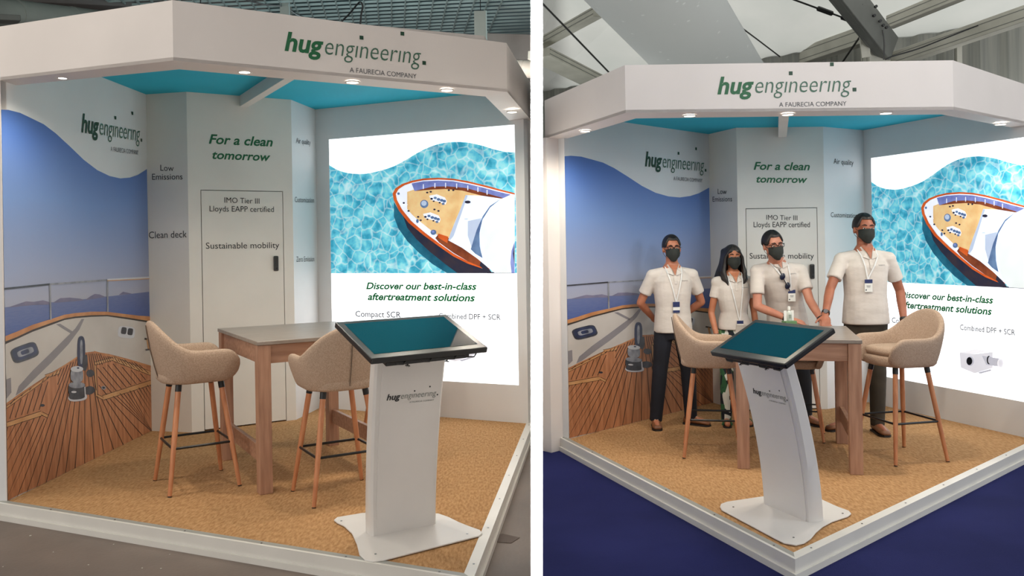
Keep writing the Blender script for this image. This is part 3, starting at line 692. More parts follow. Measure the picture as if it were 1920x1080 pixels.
    for (s, xl, yb, xr, yr, yt, c, sh, w) in [('Discover our best-in-class', 687, 542, 894, 543, 530, 0, .25, .03), ('aftertreatment solutions', 690, 562.5, 891, 564.5, 550, 0, .25, .03),
                                              ('Compact SCR', 667, 594, 752, 595, 583.5, 1, 0, .008), ('Combined DPF + SCR', 823, 597, 939, 600, 587, 1, 0, .008)]:
        u0, z0 = pl0.uz(xl, yb); u1, zr = pl0.uz(xr, yr); z1 = pl0.uz(xl, yt)[1]; fit_text(m, s, u0, (z0+zr)/2, u1, (z0+zr)/2+z1-z0, c, sh, w)
    me = m.mesh('lettering', [gl, gg]); o = place('lettering', me, pw, .004, None, su=su, sz=sz, u0=uo, z0=zo); o['kind'] = 'stuff'; o.parent = lb; o.matrix_parent_inverse = Matrix.Translation((Oc.x, Oc.y, PH)).inverted()
    # product pictures
    mp = [mat('lit_product', (206, 208, 218), .5, emit=.72), mat('lit_product_side', (176, 178, 190), .5, emit=.7), mat('lit_product_dark', (36, 38, 44), .5, emit=.1), mat('lit_product_pale', (226, 228, 236), .5, emit=.75)]
    m = MB()
    def R(px, py):   # pixel in the right photo -> left wall metres
        pr_ = Plane(RB['Oc'], RB['OS']); u, z = pr_.uz(px, py)
        pl0_ = Plane(LB['Oc'], LB['OS']); l0_ = pl0_.uz(617, 262)[0]; lt_ = pl0_.uz(894, 538)[0]; r0_ = pr_.uz(1633.5, 301)[0]; rt2 = pr_.uz(1863, 560)[0]; k_ = (rt2-r0_)/(lt_-l0_)
        return ((u-r0_)/k_+l0_, (z-.384)/((2.49-.384)/(2.785-.44))+.44)
    def P3(pts, mi, lay): m.add([(*R(*p), lay*.0006) for p in pts], [tuple(range(len(pts)))], mi)
    def dsc(x, y, rx, ry, mi, lay): P3([(x+rx*cos(2*pi*k/16), y+ry*sin(2*pi*k/16)) for k in range(16)], mi, lay)
    P3([(1800, 661), (1826, 664), (1828, 700), (1802, 689)], 0, 1); P3([(1800, 661), (1828, 655), (1862, 658), (1826, 664)], 3, 1); P3([(1826, 664), (1862, 660), (1862, 690), (1828, 700)], 0, 1)
    dsc(1820, 677, 7, 9, 1, 3); dsc(1818.5, 677, 5.5, 7.5, 2, 4); P3([(1842, 667), (1880, 673), (1880, 688), (1850, 684)], 1, 2); dsc(1855, 675, 4, 8, 2, 3); dsc(1857, 675, 3.5, 7, 1, 4); dsc(1877, 681, 6, 9, 3, 4); dsc(1877, 681, 4, 6.5, 0, 5)
    P3([(1835, 698), (1858, 692), (1860, 695), (1838, 701)], 1, 1)
    P3([(1683, 618), (1690, 626), (1687, 628), (1680, 621)], 2, 2); P3([(1690, 618), (1697, 625), (1694, 626), (1688, 621)], 2, 2)
    P3([(1662, 628), (1706, 622), (1712, 660), (1668, 670)], 0, 1); dsc(1676, 648, 9, 10, 1, 2)
    me = m.mesh('product_picture', mp); o = place('product_picture', me, pw, .0035, None, su=su, sz=sz, u0=uo, z0=zo); o.parent = lb; o.matrix_parent_inverse = Matrix.Translation((Oc.x, Oc.y, PH)).inverted()
    o['label'] = 'pale pictures of exhaust cleaning units'; o['kind'] = 'stuff'
walls(LB); walls(RB)
# ------------------------------------------------------------------ halls
# white slab standing for the blank gap between the two views, seen end on
m = MB(); a0 = 996.5; a1 = 1019
def edge(px, Y): return aty(px, 540, Y)
p0 = edge(a0, 2.2); p1 = edge(a1, 2.2); dr = V((edge(1007.5, 12).x-edge(1007.5, 2.2).x, 9.8)).normalized()
roll_dx = .0157
# the end face follows the lens roll: lean it by the same small angle
def lean(x, z): return x+ (z-1.7)*0.0
pts = [V((p0.x, 2.2)), V((p1.x, 2.2)), V((p1.x, 2.2))+dr*11, V((p0.x, 2.2))+dr*11]
m.prism([v2(p) for p in pts], 0, 6.2)
o = m.build('wall_gap_slab', mat('divider_white', (250, 250, 250), .6, rgb2=(248, 248, 248))); tag(o, 'thin white slab standing for the blank gap between the two views, seen end on', kind='structure')
# lean so that the wall end stands upright in the slightly rolled view
o.rotation_euler = (0, 0, 0); M2 = Matrix.Translation((p0.x, 2.2, 1.7)) @ Matrix.Rotation(-ROLL, 4, 'Y') @ Matrix.Translation((-p0.x, -2.2, -1.7)); o.matrix_world = M2
dirx = dr.x/dr.y
# grounds, split at the divider
xm = lambda Y: (p0.x+p1.x)/2+(Y-2.2)*dirx
g1 = mat('hall_floor', (122, 108, 99), .55, rgb2=(102, 90, 83), scale=1.3, bump=.15, bscale=40, detail=8)
m = MB(); m.prism([(-14, -3), (xm(-3), -3), (xm(18), 18), (-14, 18)], -.05, 0); o = m.build('floor', g1); tag(o, 'worn brown-grey hall floor around the left stand', kind='structure')
rnd = random.Random(3)
for k in range(16):
    x, y = rnd.uniform(0, 420), rnd.uniform(985, 1078)
    if y < 975+x*.14+12: continue
    p = atz(x, y, 0); s = rnd.uniform(.003, .009); c = MB(); c.ell((0, 0, s*.3), (s, s*.7, s*.35), nu=6, nv=4)
    q = c.build('debris_crumb', mat('crumb', (196, 190, 180), .8)); q.location = p; q.rotation_euler.z = rnd.uniform(0, 3)
    tag(q, 'tiny pale crumb of debris on the brown-grey floor before the left stand', 'debris', 'crumbs on the left hall floor')
p = atz(952, 1009, 0); m = MB(); m.prism([(-.13, -.05), (.02, -.09), (.07, 0), (-.03, .07), (-.12, .03)], 0.001, .003); q = m.build('floor_patch', mat('patch', (96, 84, 78), .8)); q.location = (p.x, p.y, 0); tag(q, 'flat brown patch on the floor right of the left stand', 'patch')
navy = mat('navy_carpet', (37, 41, 90), .85, rgb2=(30, 34, 78), scale=1.2, bump=.2, bscale=160, spec=.08)
m = MB(); m.prism([(xm(-3), -3), (12, -3), (12, 18), (xm(18), 18)], -.05, 0); o = m.build('floor', navy); tag(o, 'dark navy carpet around the right stand', kind='structure')
# left hall ceiling --------------------------------------------------------------
ceil_l = mat('plenum', (92, 122, 128), .8, rgb2=(80, 108, 114), scale=1)  # darkness of the void put into the slab colour
m = MB(); m.prism([(-14, -3), (xm(-3), -3), (xm(18), 18), (-14, 18)], 6.05, 6.1); o = m.build('ceiling', ceil_l); tag(o, 'teal-grey slab above the left hall lattice, coloured to stand for a dark void', kind='structure')
m = MB(); m.prism([(-14, 17.9), (xm(18), 17.9), (xm(18), 18), (-14, 18)], 0, 6.1); o = m.build('wall_back', mat('hall_wall', (150, 144, 138), .8)); tag(o, 'back wall of the left hall', kind='structure')
lat = mat('lattice_grey', (158, 172, 170), .6, rgb2=(140, 154, 152), scale=2)
lat_root = empty('lattice_ceiling', (-2, 12, 5.0), 0); tag(lat_root, 'grey square lattice ceiling hung over the left hall', kind='structure', )
lat_root['label'] = 'grey square lattice ceiling hung over the left hall'
ang = radians(7); cA = V((cos(ang), -sin(ang))); cB = V((sin(ang)*-1+.0, cos(ang)))
cB = V((-.14, 1)).normalized(); cA = V((1, -.10)).normalized()
org = V((0, 9.6)); s = .19
def bar(P, Q, w=.015, h=.03):
    m = MB(); m.beam((P.x+2, P.y-12, 0), (Q.x+2, Q.y-12, 0), w, h); return m
lim = lambda Y: xm(Y)-.03
for i in range(-34, 4):
    P = org+cA*(i*s)+cB*0; Q = P+cB*7.2
    if P.x > lim(P.y): 
        continue
    bar(P, Q).build('lattice_bar', lat, lat_root)
for j in range(0, 38):
    P = org+cB*(j*s)+cA*(-34*s); Q = org+cB*(j*s)
    t = (lim(Q.y)-Q.x)
    if Q.x < lim(Q.y): Q = Q+cA*t
    bar(P, Q).build('lattice_bar', lat, lat_root)
# hanging boards, cables, ducts
grey_duct = mat('duct_grey', (150, 152, 144), .55, rgb2=(132, 134, 128), scale=1.5)
def thingbeam(name, px0, px1, Y, w, h, m_, label, cat, up=V((0, 0, 1))):
    A = aty(*px0, Y[0]); B = aty(*px1, Y[1]); m = MB(); m.beam(A, B, w, h, up); o = m.build(name, m_, bevel=.006, seg=1)
    return tag(o, label, cat)
def hangboard(x0, x1, y0, y1, Y, label):
    a = aty(x0, y0, Y); b = aty(x1, y1, Y); root = empty('hanging_board', (a.x, Y, b.z), 0, label, 'board')
    m = MB(); w = b.x-a.x; h = a.z-b.z; m.box((w/2, .0, h/2), (w, .08, h)); m.build('board', grey_duct, root)
    m = MB(); m.box((w-.006, -.046, h/2), (.014, .02, h)); m.build('edge_strip', lat, root)
    m = MB(); m.tube([(w/2, 0, h), (w/2, 0, h+.9)], .006, 6); m.build('hanger_rod', blackm, root)
hangboard(525, 546, -60, 45, 11.6, 'narrow grey board hanging above the word mark of the left stand')
hangboard(889, 914, 22, 100, 11.4, 'wider grey board hanging above the right end of the left fascia')
def cable(pts, Y, r, name, label):
    P = [aty(x, y, Y) for x, y in pts]; Q = []
    for i in range(len(P)-1):
        p0 = P[max(i-1, 0)]; p1 = P[i]; p2 = P[i+1]; p3 = P[min(i+2, len(P)-1)]
        for k in range(5):
            t = k/5; Q.append(.5*((2*p1)+(p2-p0)*t+(2*p0-5*p1+4*p2-p3)*t*t+(3*p1-p0-3*p2+p3)*t**3))
    Q.append(P[-1]); m = MB(); m.tube(Q, r, 6); o = m.build(name, blackm, smooth=True); return tag(o, label, 'cable')
cable([(636, 60), (640, 42), (655, 26), (670, 8), (676, 4), (680, 12), (677, 30), (675, 60)], 8.2, .009, 'cable_loop', 'black cable looping up above the left fascia')
cable([(440, -10), (470, 2), (500, 9), (528, 11)], 9.5, .009, 'sagging_cable', 'black cable sagging to the hanging board above the left fascia')
cable([(546, 20), (560, 29), (585, 38), (640, 50)], 9, .010, 'sagging_cable', 'black cable running behind the left fascia top')
cable([(376, -12), (376, 14)], 9, .007, 'drop_cable', 'short black cable dropping behind the left fascia')
# ducts: upper left and right end
def duct(name, px0, px1, Y0, Y1, r, m_, label, n=20):
    A = aty(*px0, Y0); B = aty(*px1, Y1); root = empty(name, A, 0, label, 'duct'); m = MB(); m.tube([V((0, 0, 0)), B-A], r, n); m.build('tube', m_, root, smooth=True)
    t = (B-A)
    for f in (.35, .7): m = MB(); m.tube([t*f-t.normalized()*.03, t*f+t.normalized()*.03], r*1.03, n); m.build('joint_ring', m_, root, smooth=True)
    return root
duct('air_duct', (-90, 14), (215, 46), 9.0, 11.2, .16, grey_duct, 'large round grey duct above the left end of the left fascia')
thingbeam('ceiling_bulkhead', (-200, -8), (470, 22), (10.5, 13), 1.4, .35, mat('bulkhead', (104, 100, 98), .8), 'plain grey bulkhead above the duct in the left hall', 'bulkhead')
thingbeam('recess_shade_bar', (-60, 33), (36, 37), (8.9, 9.2), .2, .06, alud, 'dark bar standing for the shade of a slot below the round duct, far left', 'slot')  # solid bar whose dark colour gives the shade of a slot
thingbeam('ceiling_girder', (900, 92), (1010, 96), (12.5, 12.3), .5, .36, mat('girder', (150, 140, 134), .7), 'grey girder behind the right end of the left fascia', 'girder')
duct('air_duct', (930, 128), (1001, 130), 10.0, 9.8, .10, mat('duct_pale', (190, 182, 170), .6), 'pale round duct behind the right end of the left fascia')
# right hall: tent -----------------------------------------------------------------
fab = translucent(mat('tent_fabric', (206, 208, 204), .8, rgb2=(196, 200, 196), scale=1.2), .55)
fabw = mat('tent_wall_fabric', (176, 176, 168), .8, rgb2=(154, 156, 150), scale=3, stretch=(9, 9, .2)); translucent(fabw, .4)
m = MB()
# sloping roof skin from the eave (far) up towards the camera
E1 = V((xm(13.2)+.03, 13.2, 4.05)); E2 = V((11.5, 3.6, 4.05))
E2 = V((12, 4.4, 4.05)); up_ = V((-.55, -.83, 0)).normalized()
def roofpt(P, t): q = P+V((-.42, -.9, 0))*t; return V((max(q.x, xm(q.y)+.05), q.y, P.z+t*.36))
rows = 13; cols_ = 8; vs = []
for j in range(rows+1):
    for i in range(cols_+1):
        P = E1+(E2-E1)*(i/cols_); vs.append(roofpt(P, j*1.3)+V((0, 0, -.03*sin(pi*((i*2) % 2)))))
m.add(vs, [(j*(cols_+1)+i, j*(cols_+1)+i+1, (j+1)*(cols_+1)+i+1, (j+1)*(cols_+1)+i) for j in range(rows) for i in range(cols_)], 0)
o = m.build('ceiling', fab); tag(o, 'pale tent roof skin over the right hall', kind='structure')
# wall skin under the eave, gently pleated
m = MB(); n = 160; vs = []
dE = (E2-E1); nE = V((dE.y, -dE.x, 0)).normalized()
for i in range(n+1):
    P = E1+dE*(i/n)+nE*(.02*sin(i*1.9)) ; vs += [(P.x, P.y, 0), (P.x, P.y, 4.2)]
m.add(vs, [(2*i, 2*i+2, 2*i+3, 2*i+1) for i in range(n)], 0)
o = m.build('wall_back', fabw); md = o.modifiers.new('skin', 'SOLIDIFY'); md.thickness = .015; tag(o, 'pleated pale tent side wall behind the right stand', kind='structure')
def tb(name, a, b, Ya, Yb, w, h, m_, label, cat, up=V((0, 0, 1))):
    A = aty(*a, Ya); B = aty(*b, Yb); root = empty(name, A, 0, label, cat); m = MB(); m.beam(V((0, 0, 0)), B-A, w, h, up); m.build('profile', m_, root, bevel=.005, seg=1)
    t = (B-A).normalized(); sd = t.cross(up).normalized()
    m = MB()
    for s_ in (-1, 1):
        for zz in (-.25, .25):
            o_ = sd*s_*(w/2+.001)+sd.cross(t)*zz*h; m.beam(o_, B-A+o_, .004, .006, up)
    m.build('groove', alud, root); return root
main = tb('tent_rafter', (1664, 90), (1515, -100), 9.6, 7.9, .27, .16, alud, 'dark grey tent rafter with bolts above the right fascia', 'rafter', V((0, 1, 0)))
tb('tent_post', (1642, 160), (1641, 70), 9.7, 9.7, .24, .24, alu, 'tent post with bolted corner joint behind the right fascia', 'post', V((0, 1, 0)))
tb('eave_beam', (1660, 118), (1980, 8), 9.8, 7.9, .12, .16, alu, 'long pale eave beam rising to the right edge', 'beam')
tb('eave_beam', (1622, 66), (1430, 132), 9.7, 11.6, .14, .20, alu, 'pale eave beam descending left from the bolted tent joint', 'beam')
tb('tent_purlin', (1668, 42), (1810, -16), 9.4, 8.5, .10, .14, alu, 'short tent purlin at the top right above the joint', 'beam')
tb('wall_mullion', (1797, 130), (1796, 78), 9.3, 9.3, .06, .06, alu, 'upright wall rail below the right eave beam', 'rail', V((0, 1, 0)))
tb('roof_beam', (1010, 84), (1122, 22), 10.0, 8.6, .12, .10, alu, 'pale roof beam rising from the far left of the tent', 'beam')
tb('roof_truss', (1010, 100), (1150, 170), 9.6, 11.0, .30, .10, alu, 'wide grooved aluminium truss at the left of the tent', 'truss')
# bolts on the rafter joint
m = MB()
for x, y in ((1613, 9), (1638, 30), (1641, 13), (1649, 40), (1661, 52), (1638, 82), (1650, 86), (1655, 48)):
    p = aty(x, y, 9.6-(90-y)/190*1.7-.09); m.tube([p, p+V((0, -.03, 0))], .016, 6)
o = m.build('joint_bolt', blackm); o.parent = main; o.matrix_parent_inverse = Matrix.Translation(main.location).inverted(); o['kind'] = 'stuff'
m = MB(); m.beam(aty(1618, 52, 9.42), aty(1624, 108, 9.42), .10, .02, V((0, 1, 0))); o = m.build('joint_plate', alu, bevel=.003, seg=1); o.parent = main; o.matrix_parent_inverse = Matrix.Translation(main.location).inverted()
def stay(pts, Ys, label, tb_=None, r=.010):
    P = [aty(x, y, Y) for (x, y), Y in zip(pts, Ys)]; root = empty('stay_cable', P[0], 0, label, 'cable'); m = MB(); m.tube([p-P[0] for p in P], r, 6); m.build('wire', blackm, root)
    if tb_:
        for f in tb_:
            c = (P[-1]-P[0])*f; t = (P[-1]-P[0]).normalized(); m = MB(); m.tube([c-t*.12, c-t*.1, c+t*.1, c+t*.12], [.01, .028, .028, .01], 8); m.build('turnbuckle', blackm, root)
stay([(1010, -1), (1146, 140)], [7.5, 9.8], 'thin dark stay cable crossing the left of the tent')
stay([(1474, -6), (1616, 46)], [9.0, 9.5], 'dark stay cable with turnbuckle running to the bolted joint', (.5, .82))
stay([(1617, 62), (1572, 128)], [9.5, 10.2], 'short dark stay cable slanting down left of the joint', r=.012)
stay([(1310, -8), (1420, 74), (1462, 106)], [8.2, 9.6, 10.1], 'thin dark stay cable along the starry liner', r=.008)
cable([(1660, 112), (1672, 106), (1720, 92), (1772, 72), (1860, 38), (1925, 20)], 8.6, .007, 'black_cable', 'black cable lying along the right eave beam')
cable([(1655, 56), (1658, 80), (1657, 112)], 9.2, .008, 'black_cable', 'black cable hanging down the bolted tent joint')
# starry liner tube: a sagging fabric sleeve with sparkles painted on as paler dots
sp = bpy.data.materials.new('starry_liner'); sp.use_nodes = True; nt = sp.node_tree; N = nt.nodes; L = nt.links; b = N['Principled BSDF']; b.inputs['Roughness'].default_value = .7
tc = N.new('ShaderNodeTexCoord'); vo = N.new('ShaderNodeTexVoronoi'); vo.inputs['Scale'].default_value = 6.5; L.new(tc.outputs['Object'], vo.inputs[0])
r1 = N.new('ShaderNodeValToRGB'); r1.color_ramp.elements[0].position = .06; r1.color_ramp.elements[0].color = lin((248, 250, 250)); r1.color_ramp.elements[1].position = .13; r1.color_ramp.elements[1].color = lin((226, 228, 228)); L.new(vo.outputs[0], r1.inputs[0]); L.new(r1.outputs[0], b.inputs['Base Color'])
MATS['starry'] = translucent(sp, .65)
A = aty(1030, -260, 5.6); Bq = aty(1352, 150, 10.4); t = (Bq-A).normalized(); a = t.cross(V((0, 0, 1))).normalized(); c = a.cross(t); rings = []
root = empty('starry_liner', A, 0, 'pale sagging fabric sleeve with star-like sparkles painted as pale dots under the tent roof', 'fabric liner')
for i in range(9):
    P = (Bq-A)*(i/8); rings.append([P+a*.56*cos(2*pi*k/28)+c*.34*sin(2*pi*k/28) for k in range(28)])
m = MB(); m.loft(rings, cap=True); m.build('sleeve', sp, root, smooth=True)
m = MB(); m.tube([(Bq-A)*.995+a*.565*cos(2*pi*k/28)+c*.345*sin(2*pi*k/28) for k in range(29)], .012, 6); m.build('end_hoop', alud, root)
# ------------------------------------------------------------------ furniture
def rect_table(cx, cy, yaw, L, D, zt, label):
    """L along local x, D along local y"""
    root = empty('high_table', (cx, cy, PH), yaw, label, 'table', 'high tables in the two stands')
    h = zt-PH; lw = .085
    m = MB(); m.box((0, 0, h-.0125), (L, D, .025)); m.build('table_top', ttop, root, bevel=.002, seg=1)
    for sx in (-1, 1):
        for sy in (-1, 1):
            m = MB(); m.box((sx*(L/2-lw/2-.006), sy*(D/2-lw/2-.006), (h-.026)/2), (lw, lw, h-.026)); m.build('leg', oak, root, bevel=.004)
    for sy in (-1, 1):
        m = MB(); m.box((0, sy*(D/2-.04), h-.026-.062), (L-2*lw-.014, .028, .124)); m.build('apron', oakh, root, bevel=.002, seg=1)
    for sx in (-1, 1):
        m = MB(); m.box((sx*(L/2-.04), 0, h-.026-.062), (.028, D-2*lw-.014, .124)); m.build('apron', oakh, root, bevel=.002, seg=1)
        m = MB(); m.box((sx*(L/2-.05), 0, .24), (.03, D-2*lw-.014, .11)); m.build('stretcher', oakh, root, bevel=.002, seg=1)
    return root
TL = rect_table(-1.57, 6.285, radians(31), .93, 1.17, 1.10, 'high oak table with grey top between the bar stools of the left stand')
TR = rect_table(2.095, 6.385, radians(-15.5), .84, 1.02, 1.018, 'high oak table with pale grey top before the standing people')
def stool_proto():
    root = empty('bar_stool', (0, 0, 0)); SH = .725
    # upholstered bucket: U path from right arm round the back to the left arm, local front = +x
    path = []; n = 44
    hw, fr, bk = .265, .235, .25
    for i in range(n+1):
        t = i/n*2-1          # -1 right arm tip, 0 back, 1 left arm tip
        a = abs(t)
        if a > .58: x = fr-(1-a)/.42*(fr+.06); y = hw-.012*(a-.58)/.42
        else:
            th = a/.58*pi/2; e = .8; x = -.06-(bk-.06)*abs(cos(th))**e; y = hw*abs(sin(th))**e
        path.append((x, y*(1 if t > 0 else -1), a))
    rings = []
    for i, (x, y, a) in enumerate(path):
        p0 = path[max(i-1, 0)]; p1 = path[min(i+1, n)]
        T = V((p1[0]-p0[0], p1[1]-p0[1], 0)).normalized(); O = V((T.y, -T.x, 0))
        if O.dot(V((x+.02, y, 0))) < 0: O = -O
        back = max(0, 1-a/.62); s = back*back*(3-2*back)
        top = SH+.215+.20*s*1.0; 
        tip = max(0, (a-.86)/.14); top -= .05*tip**2
        zb = SH-.012+.03*tip**2
        bot_in = .05+.025*tip      # bucket narrows at the bottom
        tk = .028*(1-.35*tip**2)
        prof = []
        for (f, w) in ((0, -1.0), (.0, .6), (.12, .95), (.5, 1), (.85, 1), (.97, .7), (1.0, 0), (.97, -.7), (.85, -1), (.5, -1), (.12, -1)):
            z = zb+(top-zb)*f; lean = -bot_in*(1-f)**1.6+(.035*s*f)
            prof.append(V((x, y, 0))+O*(lean+tk*w)+V((0, 0, z)))
        if i in (0, n):
            c = sum(prof, V((0, 0, 0)))/len(prof); prof = [c+(q-c)*.55+T*(.016 if i == n else -.016) for q in prof]
        rings.append(prof)
    m = MB(); m.loft(rings); o = m.build('seat_shell', fabric, root, smooth='all'); md = o.modifiers.new('soft', 'SUBSURF'); md.levels = md.render_levels = 1
    # bottom pan and cushion
    def pad(z0, z1, sc, name, e=3.2, soft=.02):
        rg = []
        for z, k in ((z0, .86), (z0+soft*.4, .96), (z0+soft, 1), (z1-soft, 1), (z1-soft*.35, .97), (z1, .86), (z1+.004, .4)):
            rg.append([V((-.01+.235*sc*k*abs(cos(t))**(2/e)*(1 if cos(t) > 0 else -1), .23*sc*k*abs(sin(t))**(2/e)*(1 if sin(t) > 0 else -1), z)) for t in [2*pi*j/36 for j in range(36)]])
        mm = MB(); mm.loft(rg); return mm.build(name, fabric, root, smooth='all')
    pad(SH-.012, SH+.07, .98, 'seat_base'); pad(SH+.062, SH+.13, .93, 'cushion', soft=.03)
    m = MB(); m.tube([(-.238, 0, SH+.02), (-.260, 0, SH+.10), (-.287, 0, SH+.22), (-.306, 0, SH+.34), (-.311, 0, SH+.38)], .0035, 6); o = m.build('back_seam', mat('seam_thread', (112, 94, 80), .9), root)
    for sx in (-1, 1):
        for sy in (-1, 1):
            a = V((sx*.135, sy*.14, SH-.008)); b = V((sx*.225, sy*.245, 0)); d_ = b-a
            m = MB(); m.tube([a+d_*.07, a+d_*.5, b-d_*.012, b], [.0185, .018, .0135, .0125], 12); l = m.build('leg', beech, root, smooth=True)
            m = MB(); m.tube([a, a+d_*.075], .0205, 12); m.build('collar', blackm, l, smooth=True)
            m = MB(); m.tube([b-d_*.008, b], .0135, 10); m.build('foot_cap', blackm, l, smooth=True)
    # foot ring
    fx, fy, z, r = .192, .207, .30, .03; pts = []
    for cx_, cy_, a0 in ((fx-r, fy-r, 0), (-fx+r, fy-r, 90), (-fx+r, -fy+r, 180), (fx-r, -fy+r, 270)):
        for k in range(5): t = radians(a0+k*22.5); pts.append((cx_+r*cos(t), cy_+r*sin(t), z))
    pts.append(pts[0]); m = MB(); m.tube(pts, .0085, 8, cap=False); m.build('foot_ring', blackm, root, smooth=True)
    return root
proto = stool_proto()
def stool(x, y, yaw, label, sc=1.0, first=False):
    o = proto if first else copy_tree(proto)
    o.location = (x, y, PH+.001); o.rotation_euler = (0, 0, yaw); o.scale = (sc, sc, sc)
    return tag(o, label, 'stool', 'beige upholstered bar stools')
stool(-2.195, 5.87, radians(33), 'beige fabric bar stool left of the table in the left stand', first=True)
stool(-1.155, 5.57, radians(121), 'beige fabric bar stool seen from behind, before the left table', .98)
stool(-1.02, 7.22, radians(215), 'bar stool mostly hidden behind the table and kiosk of the left stand', .85)
stool(1.50, 6.50, radians(-12), 'beige bar stool left of the table in the right stand', .93)
stool(2.83, 6.28, radians(193), 'beige bar stool at the right end of the right table', .95)
stool(2.31, 6.96, radians(250), 'bar stool behind the right table, only its slim legs in view', .80)

def kiosk(base_px, col, screen, label, ztop, logo_px, side, bow=.15):
    """col: (front-left-bottom px, front-right-bottom px); screen: centre of low edge, yaw, tilt, w, d"""
    A = atz(*col[0], .11); Bq = atz(*col[1], .11); r = XY(Bq)-XY(A); wid = r.length; r.normalize(); f = V((r.y, -r.x))   # f = towards the user
    root = empty('touch_kiosk', (A.x, A.y, PH), 0, label, 'kiosk', 'white kiosks with tilted black touch screens')
    O = V((A.x, A.y, PH))
    # base plate with swept edges
    pts = [XY(atz(x, y, .11)) for x, y in base_px]; m = MB(); m.prism([(p.x-O.x, p.y-O.y) for p in pts], .004, .012); m.build('base_plate', kioskw, root, bevel=.002, seg=1)
    R3, F3 = V((r.x, r.y, 0)), V((f.x, f.y, 0))
    # bowed column: profile of (forward offset, height)
    H = ztop-PH; prof = [(bow*(t**1.7), .012+(H-.012)*t) for t in [i/14 for i in range(15)]]
    th = .08; rings = []
    def ring(k, inset=0, f0=0, f1=0):
        fo, z = prof[k]; c = .012
        out = []
        for (u, w) in ((c, 0), (wid-c, 0), (wid, -c), (wid, -th+c), (wid-c, -th), (c, -th), (0, -th+c), (0, -c)): out.append(R3*(wid/2+(u-wid/2)*(1+.07*k/14))+F3*(fo+w*(1+.3*(1-k/14)))+V((0, 0, z)))
        return out
    m = MB(); m.loft([ring(k) for k in range(15)]); m.build('column', kioskw, root, smooth=True)
    # raised front panel with a shadow gap and side strips
    m = MB(); rg = []
    for k in range(15):
        fo, z = prof[k]; rg.append([R3*.028+F3*(fo)+V((0, 0, z)), R3*(wid-.028)+F3*fo+V((0, 0, z)), R3*(wid-.028)+F3*(fo+.006)+V((0, 0, z)), R3*.028+F3*(fo+.006)+V((0, 0, z))])
    m.loft(rg); m.build('front_panel', kioskw, root)
    # bolts of the base
    m = MB()
    for q in side: p = atz(*q, .115)-O; m.tube([(p.x, p.y, .012), (p.x, p.y, .0145)], .006, 8)
    o = m.build('base_bolt', chrome, root); o['kind'] = 'stuff'
    x, y, z, yaw, tilt, w, d = screen
    S = empty('screen', V((x, y, z))-O, 0); S.parent = root; S.rotation_euler = Euler((tilt, 0, yaw), 'XYZ')
    # screen as one slab with bezel, glass and underside box (parts of the screen)
    m = MB(); m.box((0, d/2, -.016), (w, d, .032)); m.build('bezel', blackp, S, bevel=.006)
    gm = bpy.data.materials.get('screen_glass')
    if not gm:
        gm = bpy.data.materials.new('screen_glass'); gm.use_nodes = True; b = gm.node_tree.nodes['Principled BSDF']; b.inputs['Base Color'].default_value = lin((18, 40, 50)); b.inputs['Roughness'].default_value = .03; b.inputs['Specular IOR Level'].default_value = .8; b.inputs['Coat Weight'].default_value = 1; b.inputs['Coat Roughness'].default_value = .02
        b.inputs['Coat IOR'].default_value = 2.0
    m = MB(); m.box((0, d/2+.006, .0005), (w-.075, d-.085, .002)); m.build('glass', gm, S)
    m = MB(); m.box((-.0, d*.42, -.046), (w*.62, d*.55, .03)); m.build('rear_housing', blackp, S, bevel=.006)
    m = MB(); m.box((0, .045, -.052), (w*.72, .05, .022)); m.build('lower_bracket', blackp, S, bevel=.005)
    m = MB()
    for s_ in (-.32, -.1, .12, .3): m.tube([(w*s_, .01, -.03), (w*(s_+.03), .0, -.045), (w*(s_+.09), .004, -.05), (w*(s_+.12), .02, -.04)], .004, 6)
    o = m.build('cable', blackm, S); o['kind'] = 'stuff'
    m = MB()
    for sx in (-1, 1):
        c = V((sx*(w*.17), .03, -.072))
        for k in range(8): m.tube([c, c+V((.014*cos(k*pi/4), .014*sin(k*pi/4), -.004))], .0016, 5)
        m.tube([c+V((0, 0, .02)), c], .004, 6)
    o = m.build('star_knob', blackm, S); o['kind'] = 'stuff'
    # word mark on the front panel
    m = MB(); (lx, ly), (rx, ry), cap = logo_px
    P0 = ray(lx, ly); P1 = ray(rx, ry)
    def hit(dr_):   # meet with the bowed front
        best = None
        for i in range(400):
            zz = PH+i*.0025; t = (zz-CAM.z)/dr_.z; p = CAM+dr_*t; u = (XY(p)-XY(A)).dot(r); w_ = (XY(p)-XY(A)).dot(f); fo = bow*((zz-PH-.012)/(H-.012))**1.7 if zz > PH+.012 else 0
            e_ = abs(w_-fo-.007)
            if best is None or e_ < best[0]: best = (e_, u, zz)
        return best
    b0 = hit(P0); b1 = hit(P1); k = MB(); logo(k, 0, 0, b1[1]-b0[1], cap); sl = (b1[2]-b0[2])/(b1[1]-b0[1])
    vs = []
    for a_ in k.v:
        zz = b0[2]+a_[1]+a_[0]*sl-PH; fo = bow*((zz-.012)/(H-.012))**1.7; vs.append(R3*(b0[1]+a_[0])+F3*(fo+.0078)+V((0, 0, zz)))
    m = MB(); m.add(vs, k.f); m.m = k.m; o = m.build('lettering', [ink, mat('letter_soft', (96, 104, 98), .6), ink, mat('letter_soft', (96, 104, 98), .6)], root); o['label'] = 'dark word mark on the column'; o['kind'] = 'stuff'
    return root
